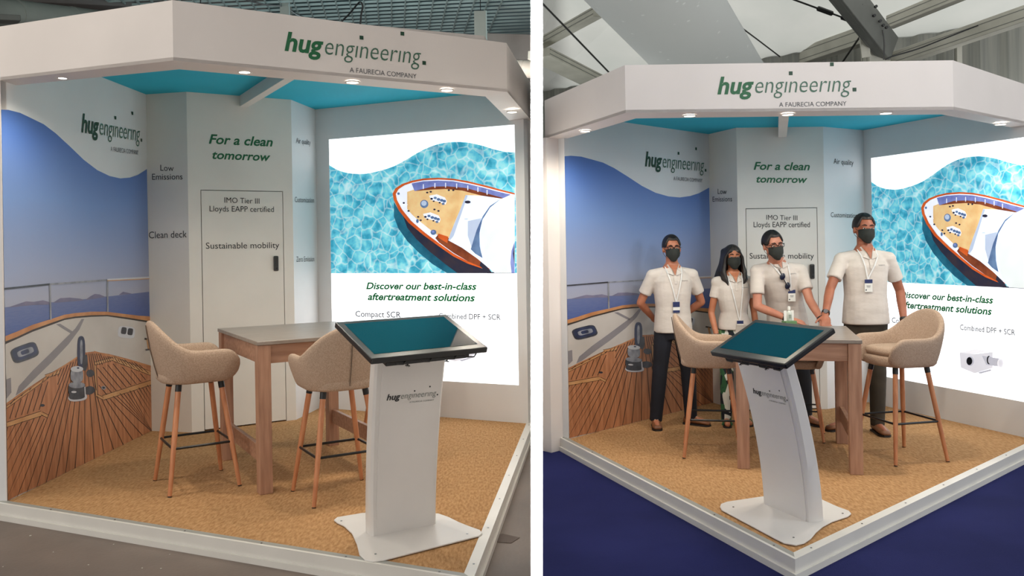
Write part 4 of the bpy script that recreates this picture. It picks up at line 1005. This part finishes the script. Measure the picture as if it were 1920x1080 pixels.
kiosk([(626, 975), (632, 970), (680, 962), (822, 963), (842, 970), (860, 979), (880, 987), (900, 994), (904, 1000), (898, 1005), (720, 1050), (700, 1053), (685, 1050), (674, 1040), (669, 1020), (660, 1000), (645, 986), (632, 980)],
      ((697, 1007), (819, 982)), (-.424, 4.454, 1.145, .626, .35, .70, .46), 'white touch kiosk with blue-tinted black screen at the front corner of the left stand', 1.17, ((725, 751), (821, 741), .032),
      [(640, 976), (704, 1038), (876, 1000)])
kiosk([(1350, 950), (1352, 945), (1363, 941), (1430, 931), (1535, 934), (1570, 950), (1592, 958), (1596, 963), (1590, 968), (1560, 978), (1543, 987), (1530, 998), (1520, 1010), (1508, 1018), (1492, 1022), (1470, 1018), (1452, 1009), (1353, 956)],
      ((1430, 943), (1519, 981)), (1.264, 4.667, 1.066, -1.148, .465, .62, .378), 'white touch kiosk with dark tilted screen at the front corner of the right stand', 1.08, ((1413, 737), (1478, 752), .030),
      [(1375, 950), (1488, 1007), (1580, 962)], .20)
# small things on the right table
hb = atz(1497, 606, 1.015); hb = V((2.16, 6.68, 1.019))
root = empty('leaflet_holder', hb, .2, 'small green desk box holding white leaflets on the right table', 'holder')
grn = mat('box_green', (92, 128, 84), .6); paper = mat('paper', (228, 228, 222), .6)
m = MB(); m.box((0, 0, .0275), (.095, .07, .055)); m.build('box', grn, root, bevel=.003, seg=1)
for i, (dx, h, dy) in enumerate(((-.033, .085, 0), (.033, .085, .01))):
    m = MB(); m.box((dx, dy, .05+h/2), (.024, .002, h)); m.build('leaflet', paper, root)
root = empty('pump_bottle', hb+V((.0, -.0, .055)), 0, 'small clear-white pump bottle standing in the green desk box', 'bottle')
m = MB(); m.loft([[(r_*cos(2*pi*k/16), r_*sin(2*pi*k/16), z) for k in range(16)] for r_, z in ((.018, .0), (.021, .004), (.021, .06), (.016, .072), (.009, .078), (.009, .088))]); m.build('bottle_body', mat('bottle_clear', (196, 202, 194), .25), root, smooth=True)
m = MB(); m.loft([[(r_*cos(2*pi*k/16), r_*sin(2*pi*k/16), z) for k in range(16)] for r_, z in ((.011, .086), (.011, .108), (.006, .112))]); m.build('cap', paper, root, smooth=True)
m = MB(); m.box((0, -.0215, .035), (.02, .001, .03)); m.build('print_label', mat('label_grey', (140, 150, 138), .6), root)
# ------------------------------------------------------------------ people (right stand)
skin = [mat('skin_tan', (186, 122, 92), .5, rgb2=(172, 108, 80), scale=12), mat('skin_warm', (190, 124, 90), .5, rgb2=(176, 110, 78), scale=12), mat('skin_fair', (196, 134, 108), .5, rgb2=(184, 120, 96), scale=12), mat('skin_brown', (168, 104, 78), .5, rgb2=(154, 92, 66), scale=12)]
shirt = mat('polo_white', (214, 206, 198), .85, rgb2=(202, 194, 186), scale=6, bump=.5, bscale=9, spec=.2, stretch=(1, 1, 2.2))
hairm = mat('hair_black', (20, 16, 15), .45, rgb2=(34, 26, 22), scale=60); maskm = mat('mask_fabric', (42, 46, 42), .8, rgb2=(34, 38, 35), scale=20)
eyew = mat('eye_white', (220, 214, 206), .3); eyed = mat('eye_dark', (28, 18, 14), .2); lips = mat('lip', (150, 84, 74), .5)
jeans = mat('navy_jeans', (20, 24, 36), .85, rgb2=(14, 16, 26), scale=8, bump=.3, bscale=14); darkt = mat('dark_trousers', (36, 40, 46), .85, bump=.3, bscale=14); olive = mat('olive_trousers', (58, 50, 38), .85, rgb2=(46, 40, 30), scale=8, bump=.3, bscale=14)
shoeb = mat('brown_leather', (134, 88, 56), .45, rgb2=(112, 70, 44), scale=10); sole = mat('shoe_sole', (30, 24, 22), .6); lace = mat('lace', (214, 204, 184), .8)
navyb = mat('badge_navy', (32, 44, 92), .4); lany = mat('lanyard', (222, 222, 220), .6)
def palm_leaves():
    m = bpy.data.materials.new('leaf_print'); m.use_nodes = True; nt = m.node_tree; N = nt.nodes; L = nt.links; b = N['Principled BSDF']; b.inputs['Roughness'].default_value = .8
    tc = N.new('ShaderNodeTexCoord'); mp = N.new('ShaderNodeMapping'); mp.inputs['Scale'].default_value = (1, 1, .55); mp.inputs['Rotation'].default_value = (.4, .5, .3); L.new(tc.outputs['Object'], mp.inputs[0])
    v = N.new('ShaderNodeTexVoronoi'); v.inputs['Scale'].default_value = 26; L.new(mp.outputs[0], v.inputs[0]); sp = N.new('ShaderNodeSeparateColor'); L.new(v.outputs['Color'], sp.inputs[0])
    r = N.new('ShaderNodeValToRGB'); r.color_ramp.interpolation = 'CONSTANT'; e = r.color_ramp.elements; e[0].position = 0; e[0].color = lin((18, 26, 36)); e[1].position = .78; e[1].color = lin((214, 216, 206))
    for p, c in ((.28, (44, 92, 58)), (.5, (96, 132, 84)), (.62, (22, 30, 40))): q = e.new(p); q.color = lin(c)
    L.new(sp.outputs[0], r.inputs[0]); L.new(r.outputs[0], b.inputs['Base Color']); return m
leafm = palm_leaves()
def cap(m, a, b, ra, rb, n=12):
    """closed tapered capsule"""
    a = V(a); b = V(b); t = (b-a); L_ = t.length; t = t/L_ if L_ > 1e-6 else V((0, 0, 1))
    pts = []; rs = []
    for k in (0, .35, .7, 1): pts.append(a-t*ra*cos(k*pi/2)); rs.append(max(ra*sin(k*pi/2), .0006))
    for k in (0, .3, .65, 1): pts.append(b+t*rb*sin(k*pi/2)); rs.append(max(rb*cos(k*pi/2), .0006))
    m.tube(pts, rs, n)
def rings(m, lst, n=24, e=2.3):
    """closed loft of superelliptic rings: (centre, rx, ry, direction x axis)"""
    rg = []
    for c, rx, ry, ax in lst:
        ax = V(ax).normalized(); up = V((0, 0, 1)); ay = up.cross(ax).normalized()
        rg.append([V(c)+ax*rx*abs(cos(t))**(2/e)*(1 if cos(t) > 0 else -1)+ay*ry*abs(sin(t))**(2/e)*(1 if sin(t) > 0 else -1) for t in [2*pi*k/n for k in range(n)]])
    m.loft(rg)
def fuse(m, name, mt, parent, vox, smooth=6):
    o = m.build('tmp', mt); md = o.modifiers.new('r', 'REMESH'); md.mode = 'VOXEL'; md.voxel_size = vox; md.use_smooth_shade = True
    s = o.modifiers.new('s', 'SMOOTH'); s.factor = .5; s.iterations = smooth
    me = evalmesh(o, name); bpy.data.objects.remove(o)
    me.materials.clear(); me.materials.append(mt)
    for p in me.polygons: p.material_index = 0; p.use_smooth = True
    q = bpy.data.objects.new(name, me); COL.objects.link(q); q.parent = parent; return q
def hand(m, w, d, n, side, curl=.5, s=1.0, spread=.14):
    """w wrist, d finger direction, n back-of-hand normal, side: +1 thumb towards n x d"""
    w = V(w); d = V(d).normalized(); n = (V(n)-d*V(n).dot(d)).normalized(); x = n.cross(d)*side
    pc = w+d*.045*s; R = Matrix((x, d, n)).transposed()
    m.ell(pc, (.041*s, .052*s, .017*s), R, 14, 8); cap(m, w-d*.02*s, w+d*.02*s, .027*s, .027*s)
    for i, (o_, ln) in enumerate(((.030, .066), (.0105, .076), (-.0095, .071), (-.029, .056))):
        b = w+d*.078*s+x*o_*s; dd = (d+x*(o_*spread*6)-n*curl*.45).normalized(); k1 = b+dd*ln*.5*s; d2 = (dd-n*curl*1.1).normalized(); k2 = k1+d2*ln*.5*s
        cap(m, b-dd*.01*s, k1, .0092*s, .0085*s, 8); cap(m, k1, k2, .0085*s, .0072*s, 8)
    b = w+d*.025*s+x*.030*s; dd = (d*.65+x*.75-n*.25).normalized(); k1 = b+dd*.04*s; cap(m, b, k1, .0125*s, .0105*s, 8); cap(m, k1, k1+(dd+d*.5).normalized()*.03*s, .0102*s, .0085*s, 8)
def person(loc, yaw, Ht, J, sk, label, hair='short', glasses=False, trousers=None, tw=1.0, hd=(0, 0), feet=((-.1, 0, 0), (.1, 0, 0)), badge=(.0, .0), lshoe=True, female=False, wb=1.0, lean=V((0, 0, 0)), shoe_m=None, extra=None):
    """local frame: x image right, -y towards the viewer, z up; J gives elbows, wrists, hands, knees, ankles"""
    root = empty('person', loc, yaw, label, 'person'); s = Ht/1.75
    sh = J.get('shoulder_z', 1.43)*s; hz = .93*s; L = V(lean)       # lean = shift of shoulders
    def at(z, dx=0, dy=0):
        f = max(0, (z-hz)/(sh-hz)); return V((L.x*f+dx, L.y*f+dy, z+L.z*f))
    sw = (.185 if not female else .155)*s*wb
    m = MB(); X = (1, 0, 0)
    # torso
    W_ = .93 if not female else .84
    tor = [(at(.80*s), .125*s*W_, .09*s), (at(.88*s), .168*s*W_, .115*s), (at(.97*s), .165*s*W_, .115*s), (at(1.08*s), (.150 if not female else .125)*s*W_, .105*s*wb), (at(1.22*s), .168*s*W_, .115*s), (at(1.33*s), .176*s*W_, .112*s), (at(1.39*s), .148*s*W_, .09*s), (at(1.46*s), .085*s, .062*s), (at(1.50*s), .058*s, .055*s)]
    rings(m, [(c, rx, ry, X) for c, rx, ry in tor])
    S_ = {}
    for k, sg in (('l', -1), ('r', 1)):
        S_[k] = at(sh-.045*s, sg*sw); m.ell(S_[k], (.055*s, .05*s, .052*s)); cap(m, at(sh-.022*s, sg*sw*.42), S_[k], .052*s, .050*s)
        e, w = V(J['elbow_'+k]), V(J['wrist_'+k]); cap(m, S_[k], e, .047*s*(1 if not female else .85), .037*s*(1 if not female else .85)); 
        mid = e+(w-e)*.35; cap(m, e, mid, .037*s*(1 if not female else .85), .037*s*(1 if not female else .85)); cap(m, mid, w, .036*s*(1 if not female else .82), .025*s)
        hx = J['hand_'+k]; hand(m, w, hx[0], hx[1], hx[2], hx[3], s*(.98 if not female else .88))
        hip = V((sg*.088*s, 0, .90*s)); kn, an = V(J['knee_'+k]), V(J['ankle_'+k]); cap(m, hip, kn, .078*s, .052*s); cap(m, kn, kn+(an-kn)*.35, .052*s, .052*s); cap(m, kn+(an-kn)*.35, an, .05*s, .036*s)
        fd = V(J['foot_'+k]).normalized(); cap(m, an+V((0, 0, -.02*s))-fd*.03*s, V((an.x, an.y, .035*s))+fd*.14*s, .036*s, .026*s)
    # head
    ht = J.get('head_tilt', (0, 0, 0)); hc = at(1.625*s)+V(J.get('head_off', (0, 0, 0))); R = Euler(ht, 'XYZ').to_matrix()
    q = lambda x, y, z: hc+R @ (V((x, y, z))*s)
    cap(m, at(1.44*s), q(0, .012, -.06), .058*s*(.85 if female else 1), .052*s*(.85 if female else 1), 16)
    m.ell(q(0, .012, .022), (.074*s, .092*s, .092*s), R, 24, 16); m.ell(q(0, -.016, -.038), (.060*s, .068*s, .074*s), R, 20, 14); m.ell(q(0, -.045, -.082), (.030*s, .028*s, .024*s), R)
    cap(m, q(0, -.076, .012), q(0, -.100, -.022), .009*s, .014*s); cap(m, q(-.012, -.088, -.026), q(.012, -.088, -.026), .009*s, .009*s)
    cap(m, q(-.045, -.062, .030), q(.045, -.062, .030), .014*s, .014*s)      # brow ridge
    cap(m, q(-.022, -.078, -.056), q(.022, -.078, -.056), .008*s, .008*s)
    for sg in (-1, 1): m.ell(q(sg*.076, .012, -.008), (.010*s, .019*s, .031*s), R @ Euler((0, 0, sg*.35)).to_matrix())
    body = fuse(m, 'body', sk, root, .0065, 5)
    # eyes, brows, mouth
    for sg in (-1, 1):
        m = MB(); m.ell(q(sg*.030, -.0725, .008), (.0115*s, .008*s, .0052*s), R, 12, 8); e_ = m.build('eye', eyew, root, smooth=True)
        m = MB(); m.ell(q(sg*.030, -.079, .008), (.0058*s, .003*s, .0050*s), R, 10, 6); m.build('iris', eyed, e_, smooth=True)
        m = MB(); m.tube([q(sg*.012, -.082, .030), q(sg*.028, -.084, .037), q(sg*.048, -.072, .031)], [.0035*s, .0045*s, .003*s], 6); m.build('eyebrow', hairm, root, smooth=True)
    m = MB(); m.tube([q(-.02, -.084, -.056), q(0, -.089, -.054), q(.02, -.084, -.056)], [.003*s, .006*s, .003*s], 8); m.build('mouth', lips, root, smooth=True)
    # hair
    m = MB()
    if hair == 'short':
        rg = []
        nu, nv = 36, 14; vs = []; fs = []
        for j in range(nv+1):
            for i in range(nu+1):
                ph = 2*pi*i/nu; fr_ = max(0, -sin(ph))       # front at ph = 270 deg
                lim_ = radians(54) if fr_ > .75 else radians(54)+(radians(112)-radians(54))*min(1, (1-fr_)**.6*1.05)
                if abs(cos(ph)) > .86 and sin(ph) < .3: lim_ = radians(96)
                th = lim_*j/nv; k_ = 1.0+(.10 if j < nv-1 else .02)-.03*(j/nv)
                p = V((.077*sin(th)*cos(ph), .096*sin(th)*sin(ph), .097*cos(th)))*k_+V((0, .013, .024))
                p.z += .006*sin(ph*5)*sin(th) if j < nv-2 else 0
                vs.append(q(*p))
        for j in range(nv):
            for i in range(nu): fs.append((j*(nu+1)+i, (j+1)*(nu+1)+i, (j+1)*(nu+1)+i+1, j*(nu+1)+i+1))
        m.add(vs, fs); o = m.build('hair', hairm, root, smooth='all', weld=True); md = o.modifiers.new('t', 'SOLIDIFY'); md.thickness = .008*s; md.offset = 0
    else:
        m.ell(q(0, .022, .034), (.086*s, .096*s, .094*s), R, 24, 14)
        rnh = random.Random(9)
        for sg in (-1, 1):
            for k in range(11):
                t = k/10; x0 = sg*(.042+.043*t); y0 = -.046+.12*t; j = rnh.uniform(-.012, .012); e_ = rnh.uniform(-.03, .02)
                m.tube([q(sg*.014, -.035+.07*t, .112), q(x0, y0-.012*(1-t), .066), q(sg*(.082+.006*t), y0+.004, 0), q(sg*(.088+.014*t)+j*.4, y0+.004, -.07), q(sg*(.100+.030*t)+j, y0-.020*(1-t), -.14), q(sg*(.112+.034*t-.022*(1-t))-j, y0-.05*(1-t), -.205+e_*.3), q(sg*(.100+.045*t-.030*(1-t))+j, y0-.065*(1-t), -.262+e_)], [.012*s, .016*s, .017*s, .019*s, .022*s, .021*s, .005*s], 8)
        for k in range(6): m.tube([q(-.06+.024*k, .085, .06), q(-.075+.03*k, .105, -.05), q(-.08+.032*k, .10, -.2)], [.03*s, .034*s, .02*s], 8)
        fuse(m, 'hair', hairm, root, .008, 3)
    # mask: shell over nose, mouth and chin
    vs = []; fs = []; nu, nv = 16, 9
    for j in range(nv+1):
        v_ = j/nv; z = -.004-.108*v_
        for i in range(nu+1):
            u = -1+2*i/nu; wx = (.066-.030*max(0, v_-.55)/.45); 
            z_ = z+(.012*(1-abs(u)**1.5) if v_ < .12 else 0)+(.030*abs(u)**2.5*max(0, v_-.5)*2); x = wx*sin(u*1.35); bul = .127-.026*abs(v_-.38)**1.2-.02*max(0, v_-.75)*4*.25
            y = -bul*cos(u*1.12)+.010; vs.append(q(x, y, z_))
    for j in range(nv):
        for i in range(nu): fs.append((j*(nu+1)+i, j*(nu+1)+i+1, (j+1)*(nu+1)+i+1, (j+1)*(nu+1)+i))
    m = MB(); m.add(vs, fs); o = m.build('face_mask', maskm, root, smooth='all'); md = o.modifiers.new('t', 'SOLIDIFY'); md.thickness = .003*s
    for sg in (-1, 1):
        m = MB(); m.tube([q(sg*.062, -.035, -.015), q(sg*.077, .0, .008), q(sg*.080, .022, -.005), q(sg*.077, .0, -.045), q(sg*.058, -.035, -.075)], .0018*s, 5); m.build('ear_loop', maskm, o)
    if glasses:
        g_ = empty('glasses', (0, 0, 0)); g_.parent = root; fm = mat('glasses_frame', (26, 14, 12), .3)
        for sg in (-1, 1):
            pts = [q(sg*.031+.025*abs(cos(t))**.7*(1 if cos(t) > 0 else -1), -.090, .010+.0165*abs(sin(t))**.7*(1 if sin(t) > 0 else -1)) for t in [2*pi*k/16 for k in range(17)]]
            m = MB(); m.tube(pts, .0028*s, 6, cap=False); m.build('rim', fm, g_, smooth=True)
            m = MB(); m.tube([q(sg*.056, -.088, .018), q(sg*.080, -.05, .016), q(sg*.080, .01, .012)], .0022*s, 6); m.build('temple', fm, g_)
        m = MB(); m.tube([q(-.008, -.092, .014), q(.008, -.092, .014)], .0022*s, 6); m.build('bridge', fm, g_)
    # polo shirt
    m = MB(); g = 1.09
    hem = .865*s if not female else .93*s
    tt = [(at(hem), .190*s*W_*wb, .136*s), (at(hem+.02*s), .192*s*W_*wb, .137*s), (at(1.0*s), .182*s*W_*wb, .130*s*wb), (at(1.10*s), (.172 if not female else .142)*s*W_*wb, .122*s*wb), (at(1.22*s), .183*s*W_, .130*s), (at(1.33*s), .190*s*W_, .126*s), (at(1.39*s), .158*s*W_, .104*s), (at(1.44*s), .100*s, .080*s), (at(1.462*s), .068*s, .058*s)]
    rings(m, [(c, rx, ry, X) for c, rx, ry in tt])
    for k, sg in (('l', -1), ('r', 1)):
        e = V(J['elbow_'+k]); m.ell(S_[k], (.062*s, .058*s, .058*s)); cap(m, at(sh-.025*s, sg*sw*.42), S_[k], .058*s, .058*s); a = S_[k]; b = a+(e-a)*(.66 if not female else .5); m.tube([a-(e-a)*.05, a+(b-a)*.5, b-(b-a)*.06, b], [.056*s*(1 if not female else .84), .059*s*(1 if not female else .84), .060*s*(1 if not female else .84), .060*s*(1 if not female else .84)], 20)
    sh_ = fuse(m, 'polo_shirt', shirt, root, .0085, 3)
    # collar and placket
    fy = .070*s; m = MB(); cz = 1.465*s; c0_ = at(cz)
    pts = [c0_+V((.070*s*cos(t), .068*s*sin(t)+.006, .030*s*max(0, sin(t))+.006)) for t in [radians(-62+k*(304/22)) for k in range(23)]]
    lo_ = [p+V(((p.x-c0_.x)*.32, (p.y-c0_.y)*.30, -.044*s)) for p in pts]
    m.add([*pts, *lo_], [(i, i+1, 24+i, 23+i) for i in range(22)]); o = m.build('collar', shirt, sh_, smooth='all'); md = o.modifiers.new('t', 'SOLIDIFY'); md.thickness = .006
    def front(x, z):    # point just proud of the shirt front
        c = None
        for i in range(len(tt)-1):
            z0_, z1_ = tt[i][0].z, tt[i+1][0].z
            if z0_ <= z <= z1_ or i == len(tt)-2:
                f = min(1, max(0, (z-z0_)/(z1_-z0_))); cc = tt[i][0].lerp(tt[i+1][0], f); rx = tt[i][1]+(tt[i+1][1]-tt[i][1])*f; ry = tt[i][2]+(tt[i+1][2]-tt[i][2])*f; break
        return V((cc.x+x, cc.y-ry*max(0, 1-abs(x/rx)**2.3)**(1/2.3)-.002, z))
    m = MB(); zz = [1.39, 1.365, 1.34, 1.31]; P_ = [front(sx_*.013*s, z*s)+V((0, -.004, 0)) for z in zz for sx_ in (-1, 1)]
    m.add(P_, [(2*i, 2*i+1, 2*i+3, 2*i+2) for i in range(3)]); m.build('placket', shirt, sh_)
    m = MB(); m.add([front(0+x*s, z*s)+V((0, -.009, 0)) for x, z in ((-.046, 1.478), (-.02, 1.44), (.0, 1.385), (.02, 1.44), (.046, 1.478))], [(0, 1, 2, 3, 4)]); m.build('open_neck', sk, sh_)
    for sg in (-1, 1):      # collar flaps
        m = MB(); m.add([front(sg*x*s, z*s)+V((0, -o_, 0)) for x, z, o_ in ((.050, 1.487, .004), (.078, 1.455, .006), (.060, 1.405, .012), (.008, 1.385, .010), (.024, 1.44, .006))], [(0, 1, 2, 3, 4)])
        o = m.build('collar_flap', shirt, sh_); md = o.modifiers.new('t', 'SOLIDIFY'); md.thickness = .005
    m = MB(); k = MB(); fit_text(k, 'hugengineering', 0, 0, .06*s, .009*s, 0, .2, 0)
    for a_ in k.v: pass
    b0 = front(.055*s, 1.335*s); m.add([front(.055*s+a_[0], 1.335*s+a_[1])+V((0, -.004, 0)) for a_ in k.v], k.f); m.build('chest_lettering', inkg, sh_)['kind'] = 'stuff'
    # lanyard and badge
    bx, bz = badge; top = front(bx, bz+.045*s)
    ln = empty('lanyard', (0, 0, 0)); ln.parent = root
    for sg in (-1, 1):
        m = MB(); pts = [at(1.475*s, sg*.060*s, .02*s), at(1.462*s, sg*.072*s, -.03*s), *[front((sg*.066*s)*(1-f)+(bx+sg*.006)*f, 1.415*s*(1-f)+(bz+.07*s)*f) for f in (0, .25, .5, .75, 1)], top]
        for i in range(len(pts)-1):
            A_, B_ = pts[i]+V((0, -.005, 0)), pts[i+1]+V((0, -.005, 0)); m.beam(A_, B_, .011*s, .003, V((0, 1, 0)))
        o = m.build('strap', lany, ln); o['kind'] = 'stuff'
    m = MB(); c = front(bx, bz)+V((0, -.010, 0)); m.box(c, (.062*s, .003, .10*s)); o = m.build('badge_card', paper, ln)
    m = MB(); m.box(c+V((0, -.002, .034*s)), (.062*s, .002, .030*s)); m.build('badge_band', navyb, ln)
    if extra == 'blue': m = MB(); m.box(c+V((0, -.002, .012*s)), (.062*s, .002, .020*s)); m.box(c+V((0, -.002, -.038*s)), (.062*s, .002, .022*s)); o = m.build('badge_panel', navyb, ln); o['kind'] = 'stuff'
    else:
        m = MB(); m.box(c+V((0, -.002, -.002*s)), (.032*s, .001, .004*s)); m.box(c+V((0, -.002, -.012*s)), (.026*s, .001, .003*s)); m.box(c+V((-.02*s, -.002, -.034*s)), (.010*s, .001, .010*s)); o = m.build('badge_print', inkg, ln); o['kind'] = 'stuff'
    # trousers
    m = MB(); rings(m, [(at(.80*s), .145*s*W_, .105*s, X), (at(.88*s), .168*s*W_, .120*s, X), (at(.95*s), .160*s*W_, .116*s, X), (at(.98*s), .155*s*W_, .112*s, X)])
    for k, sg in (('l', -1), ('r', 1)):
        hip = V((sg*.085*s, 0, .89*s)); kn, an = V(J['knee_'+k]), V(J['ankle_'+k]); cap(m, hip, kn, .090*s, .064*s*tw)
        a2 = an+V((0, 0, -.03*s)); m.tube([kn+V((0, 0, .03*s)), kn, kn.lerp(a2, .4), a2], [.062*s*tw, .066*s*tw, .062*s*tw, (.054 if not female else .05)*s*tw], 18)
    o = fuse(m, 'trousers', trousers, root, .010, 3)
    m = MB()
    if not female: 
        rg = [(at(z*s), .163*s*W_, .118*s, X) for z in (.955, .985)]; rings(m, rg); m.build('belt', blackm, root, smooth=True)
    # shoes
    for k, sg in (('l', -1), ('r', 1)):
        an = V(J['ankle_'+k]); fd = V((J['foot_'+k][0], J['foot_'+k][1], 0)).normalized(); sd = V((-fd.y, fd.x, 0)); B0_ = V((an.x, an.y, 0))
        fl = .255*s if not female else .225*s
        if not female:
            rg = []
            for t, w_, h_ in ((-.28, .022, .045), (-.24, .034, .065), (-.1, .037, .085), (.1, .040, .075), (.3, .044, .055), (.5, .046, .045), (.64, .040, .036), (.715, .022, .024)):
                c = B0_+fd*fl*t; rg.append([c+sd*w_*s*cos(a_)+V((0, 0, (.012+(h_*(.5+.5*sin(a_)) if sin(a_) > -.99 else 0))*s)) for a_ in [2*pi*j/18 for j in range(18)]])
            m = MB(); m.loft(rg); o = m.build('shoe', shoe_m or shoeb, root, smooth='all')
            rg = [[B0_+fd*fl*t+sd*w_*s*x_+V((0, 0, z_*s)) for x_, z_ in ((-1, 0), (1, 0), (1, .016), (-1, .016))] for t, w_, h_ in ((-.29, .024, 0), (-.24, .036, 0), (-.05, .036, 0), (.2, .042, 0), (.5, .047, 0), (.65, .040, 0), (.73, .02, 0))]
            m = MB(); m.loft(rg); m.build('sole', sole, o)
            m = MB()
            for j in range(4):
                c = B0_+fd*fl*(.14+.075*j)+V((0, 0, (.088-.009*j)*s)); m.tube([c-sd*.018*s, c+V((0, 0, .004)), c+sd*.018*s], .0025*s, 5)
            o2 = m.build('lace', lace if lshoe else sole, o); o2['kind'] = 'stuff'
        else:
            m = MB(); rg = [[B0_+fd*fl*t+sd*w_*s*x_+V((0, 0, z_*s)) for x_, z_ in ((-1, 0), (1, 0), (1, .018), (-1, .018))] for t, w_ in ((-.28, .024), (-.2, .032), (.1, .032), (.45, .042), (.6, .036), (.69, .018))]
            m.loft(rg); o = m.build('sandal', sole, root)
            m = MB(); c = B0_+fd*fl*.42; m.tube([c+sd*.042*s*cos(a_)+V((0, 0, (.018+.045*sin(a_))*s)) for a_ in [pi*j/8 for j in range(9)]], .011*s, 6); m.build('sandal_strap', mat('strap_green', (52, 96, 58), .6), o)
    # watch
    for k, side_ in J.get('watch', []):
        w, e = V(J['wrist_'+k]), V(J['elbow_'+k]); t = (e-w).normalized(); c = w+t*.03*s; m = MB(); m.tube([c-t*.010*s, c+t*.010*s], .0315*s, 16); o = m.build('watch', blackm, root, smooth=True)
        m = MB(); f_ = V(side_).normalized(); m.tube([c+f_*.030*s, c+f_*.038*s], .017*s, 14); m.build('watch_case', mat('watch_case', (70, 70, 74), .3, .7), o, smooth=True)
    return root, q, at, front, s
# man 1: stands at left, arms behind the back, feet apart
s = 1.665/1.75
JJ = dict(elbow_l=(-.285*s, .06, 1.13*s), wrist_l=(-.12*s, .19, .96*s), hand_l=((.8, .1, -.5), (0, 1, 0), 1, .4), elbow_r=(.285*s, .06, 1.13*s), wrist_r=(.12*s, .19, .98*s), hand_r=((-.8, .1, -.5), (0, 1, 0), -1, .4),
          knee_l=(-.135*s, -.02, .49*s), ankle_l=(-.175*s, .0, .085*s), foot_l=(-.12, -1, 0), knee_r=(.14*s, .02, .49*s), ankle_r=(.17*s, .06, .085*s), foot_r=(.75, -.6, 0), head_tilt=(.04, 0, -.02))
person((1.39, 7.43, PH), .06, 1.665, JJ, skin[0], 'man in glasses and navy jeans standing with arms behind his back', glasses=True, trousers=jeans, badge=(.0, 1.10*s), extra='blue', wb=.98, tw=1.05)
# woman
s = 1.56/1.75
JJ = dict(elbow_l=(-.215*s, .02, 1.10*s), wrist_l=(-.19*s, -.10, .86*s), hand_l=((.35, -.2, -.9), (-.6, -.7, .1), 1, .3), elbow_r=(.215*s, .05, 1.10*s), wrist_r=(.235*s, .02, .86*s), hand_r=((0, -.1, -1), (.9, -.3, 0), -1, .3),
          knee_l=(-.085*s, -.03, .49*s), ankle_l=(-.09*s, .0, .075*s), foot_l=(-.15, -1, 0), knee_r=(.08*s, -.01, .49*s), ankle_r=(.09*s, .04, .075*s), foot_r=(.2, -1, 0), watch=[('l', (-.6, -.7, .2))], head_tilt=(.03, 0, 0))
person((1.925, 7.45, PH), 0, 1.575, JJ, skin[1], 'woman with long dark hair in leaf-print trousers standing beside the left bar stool', hair='long', trousers=leafm, female=True, badge=(.02, .985*s), tw=1.0)
# man 3: leans forward on the table
s = 1.70/1.75
JJ = dict(elbow_l=(-.335*s, -.22, 1.08*s), wrist_l=(-.13*s, -.42, .985*s), hand_l=((.85, -.35, -.2), (0, -.35, .9), -1, .35), elbow_r=(.10*s, -.28, 1.13*s), wrist_r=(.135*s, -.47, .965*s), hand_r=((.05, -.6, -.45), (0, -.5, .85), 1, .8),
          knee_l=(-.12*s, -.02, .49*s), ankle_l=(-.14*s, .0, .085*s), foot_l=(-.2, -1, 0), knee_r=(.12*s, -.04, .49*s), ankle_r=(.16*s, .03, .085*s), foot_r=(.45, -.9, 0), watch=[('l', (-.2, -.5, .8)), ('r', (.2, -.6, .6))], head_tilt=(.14, -.10, .14), head_off=(-.02, -.05, -.01))
r3, q3, at3, fr3, s3 = person((2.39, 7.43, PH), .0, 1.73, JJ, skin[2], 'man in glasses leaning over the table with sunglasses hung on his shirt', glasses=True, trousers=darkt, badge=(.03, 1.17*s), lean=V((-.13, -.16, -.025)))
# sunglasses on the shirt front
sg_ = empty('sunglasses', (0, 0, 0)); sg_.parent = r3
for dx, dz in ((-.018, 1.315), (.008, 1.235)):
    m = MB(); c = fr3(dx, dz*s3)+V((0, -.014, 0)); m.ell(c, (.022, .006, .030), Matrix.Rotation(.35, 3, 'Y'), 14, 8); m.build('lens', mat('sunglass_lens', (16, 22, 44), .1), sg_, smooth=True)
m = MB(); m.tube([fr3(-.03, 1.38*s3)+V((0, -.014, 0)), fr3(.0, 1.25*s3)+V((0, -.018, 0)), fr3(.02, 1.19*s3)+V((0, -.012, 0))], .003, 6); m.build('temple', blackm, sg_)
# man 4: tall, hand on the table, other hand hanging
s = 1.82/1.75
JJ = dict(elbow_l=(-.315*s, -.08, 1.15*s), wrist_l=(-.425*s, -.26, .955*s), hand_l=((-.15, -.55, -.45), (0, -.5, .85), -1, .7), elbow_r=(.30*s, .04, 1.12*s), wrist_r=(.265*s, -.10, .875*s), hand_r=((-.3, -.1, -.95), (.6, -.75, 0), -1, .35),
          knee_l=(-.11*s, .02, .49*s), ankle_l=(-.15*s, .06, .085*s), foot_l=(-.95, -.25, 0), knee_r=(.07*s, -.05, .49*s), ankle_r=(.055*s, -.06, .085*s), foot_r=(-.05, -1, 0), watch=[('l', (-.3, -.8, .4)), ('r', (.5, -.8, .1))], head_tilt=(.03, .03, -.03))
person((2.945, 7.13, PH), .02, 1.815, JJ, skin[3], 'tall man in olive trousers resting one hand on the table, before the lightbox', trousers=olive, badge=(-.035, 1.175*s), wb=1.02, lshoe=False)
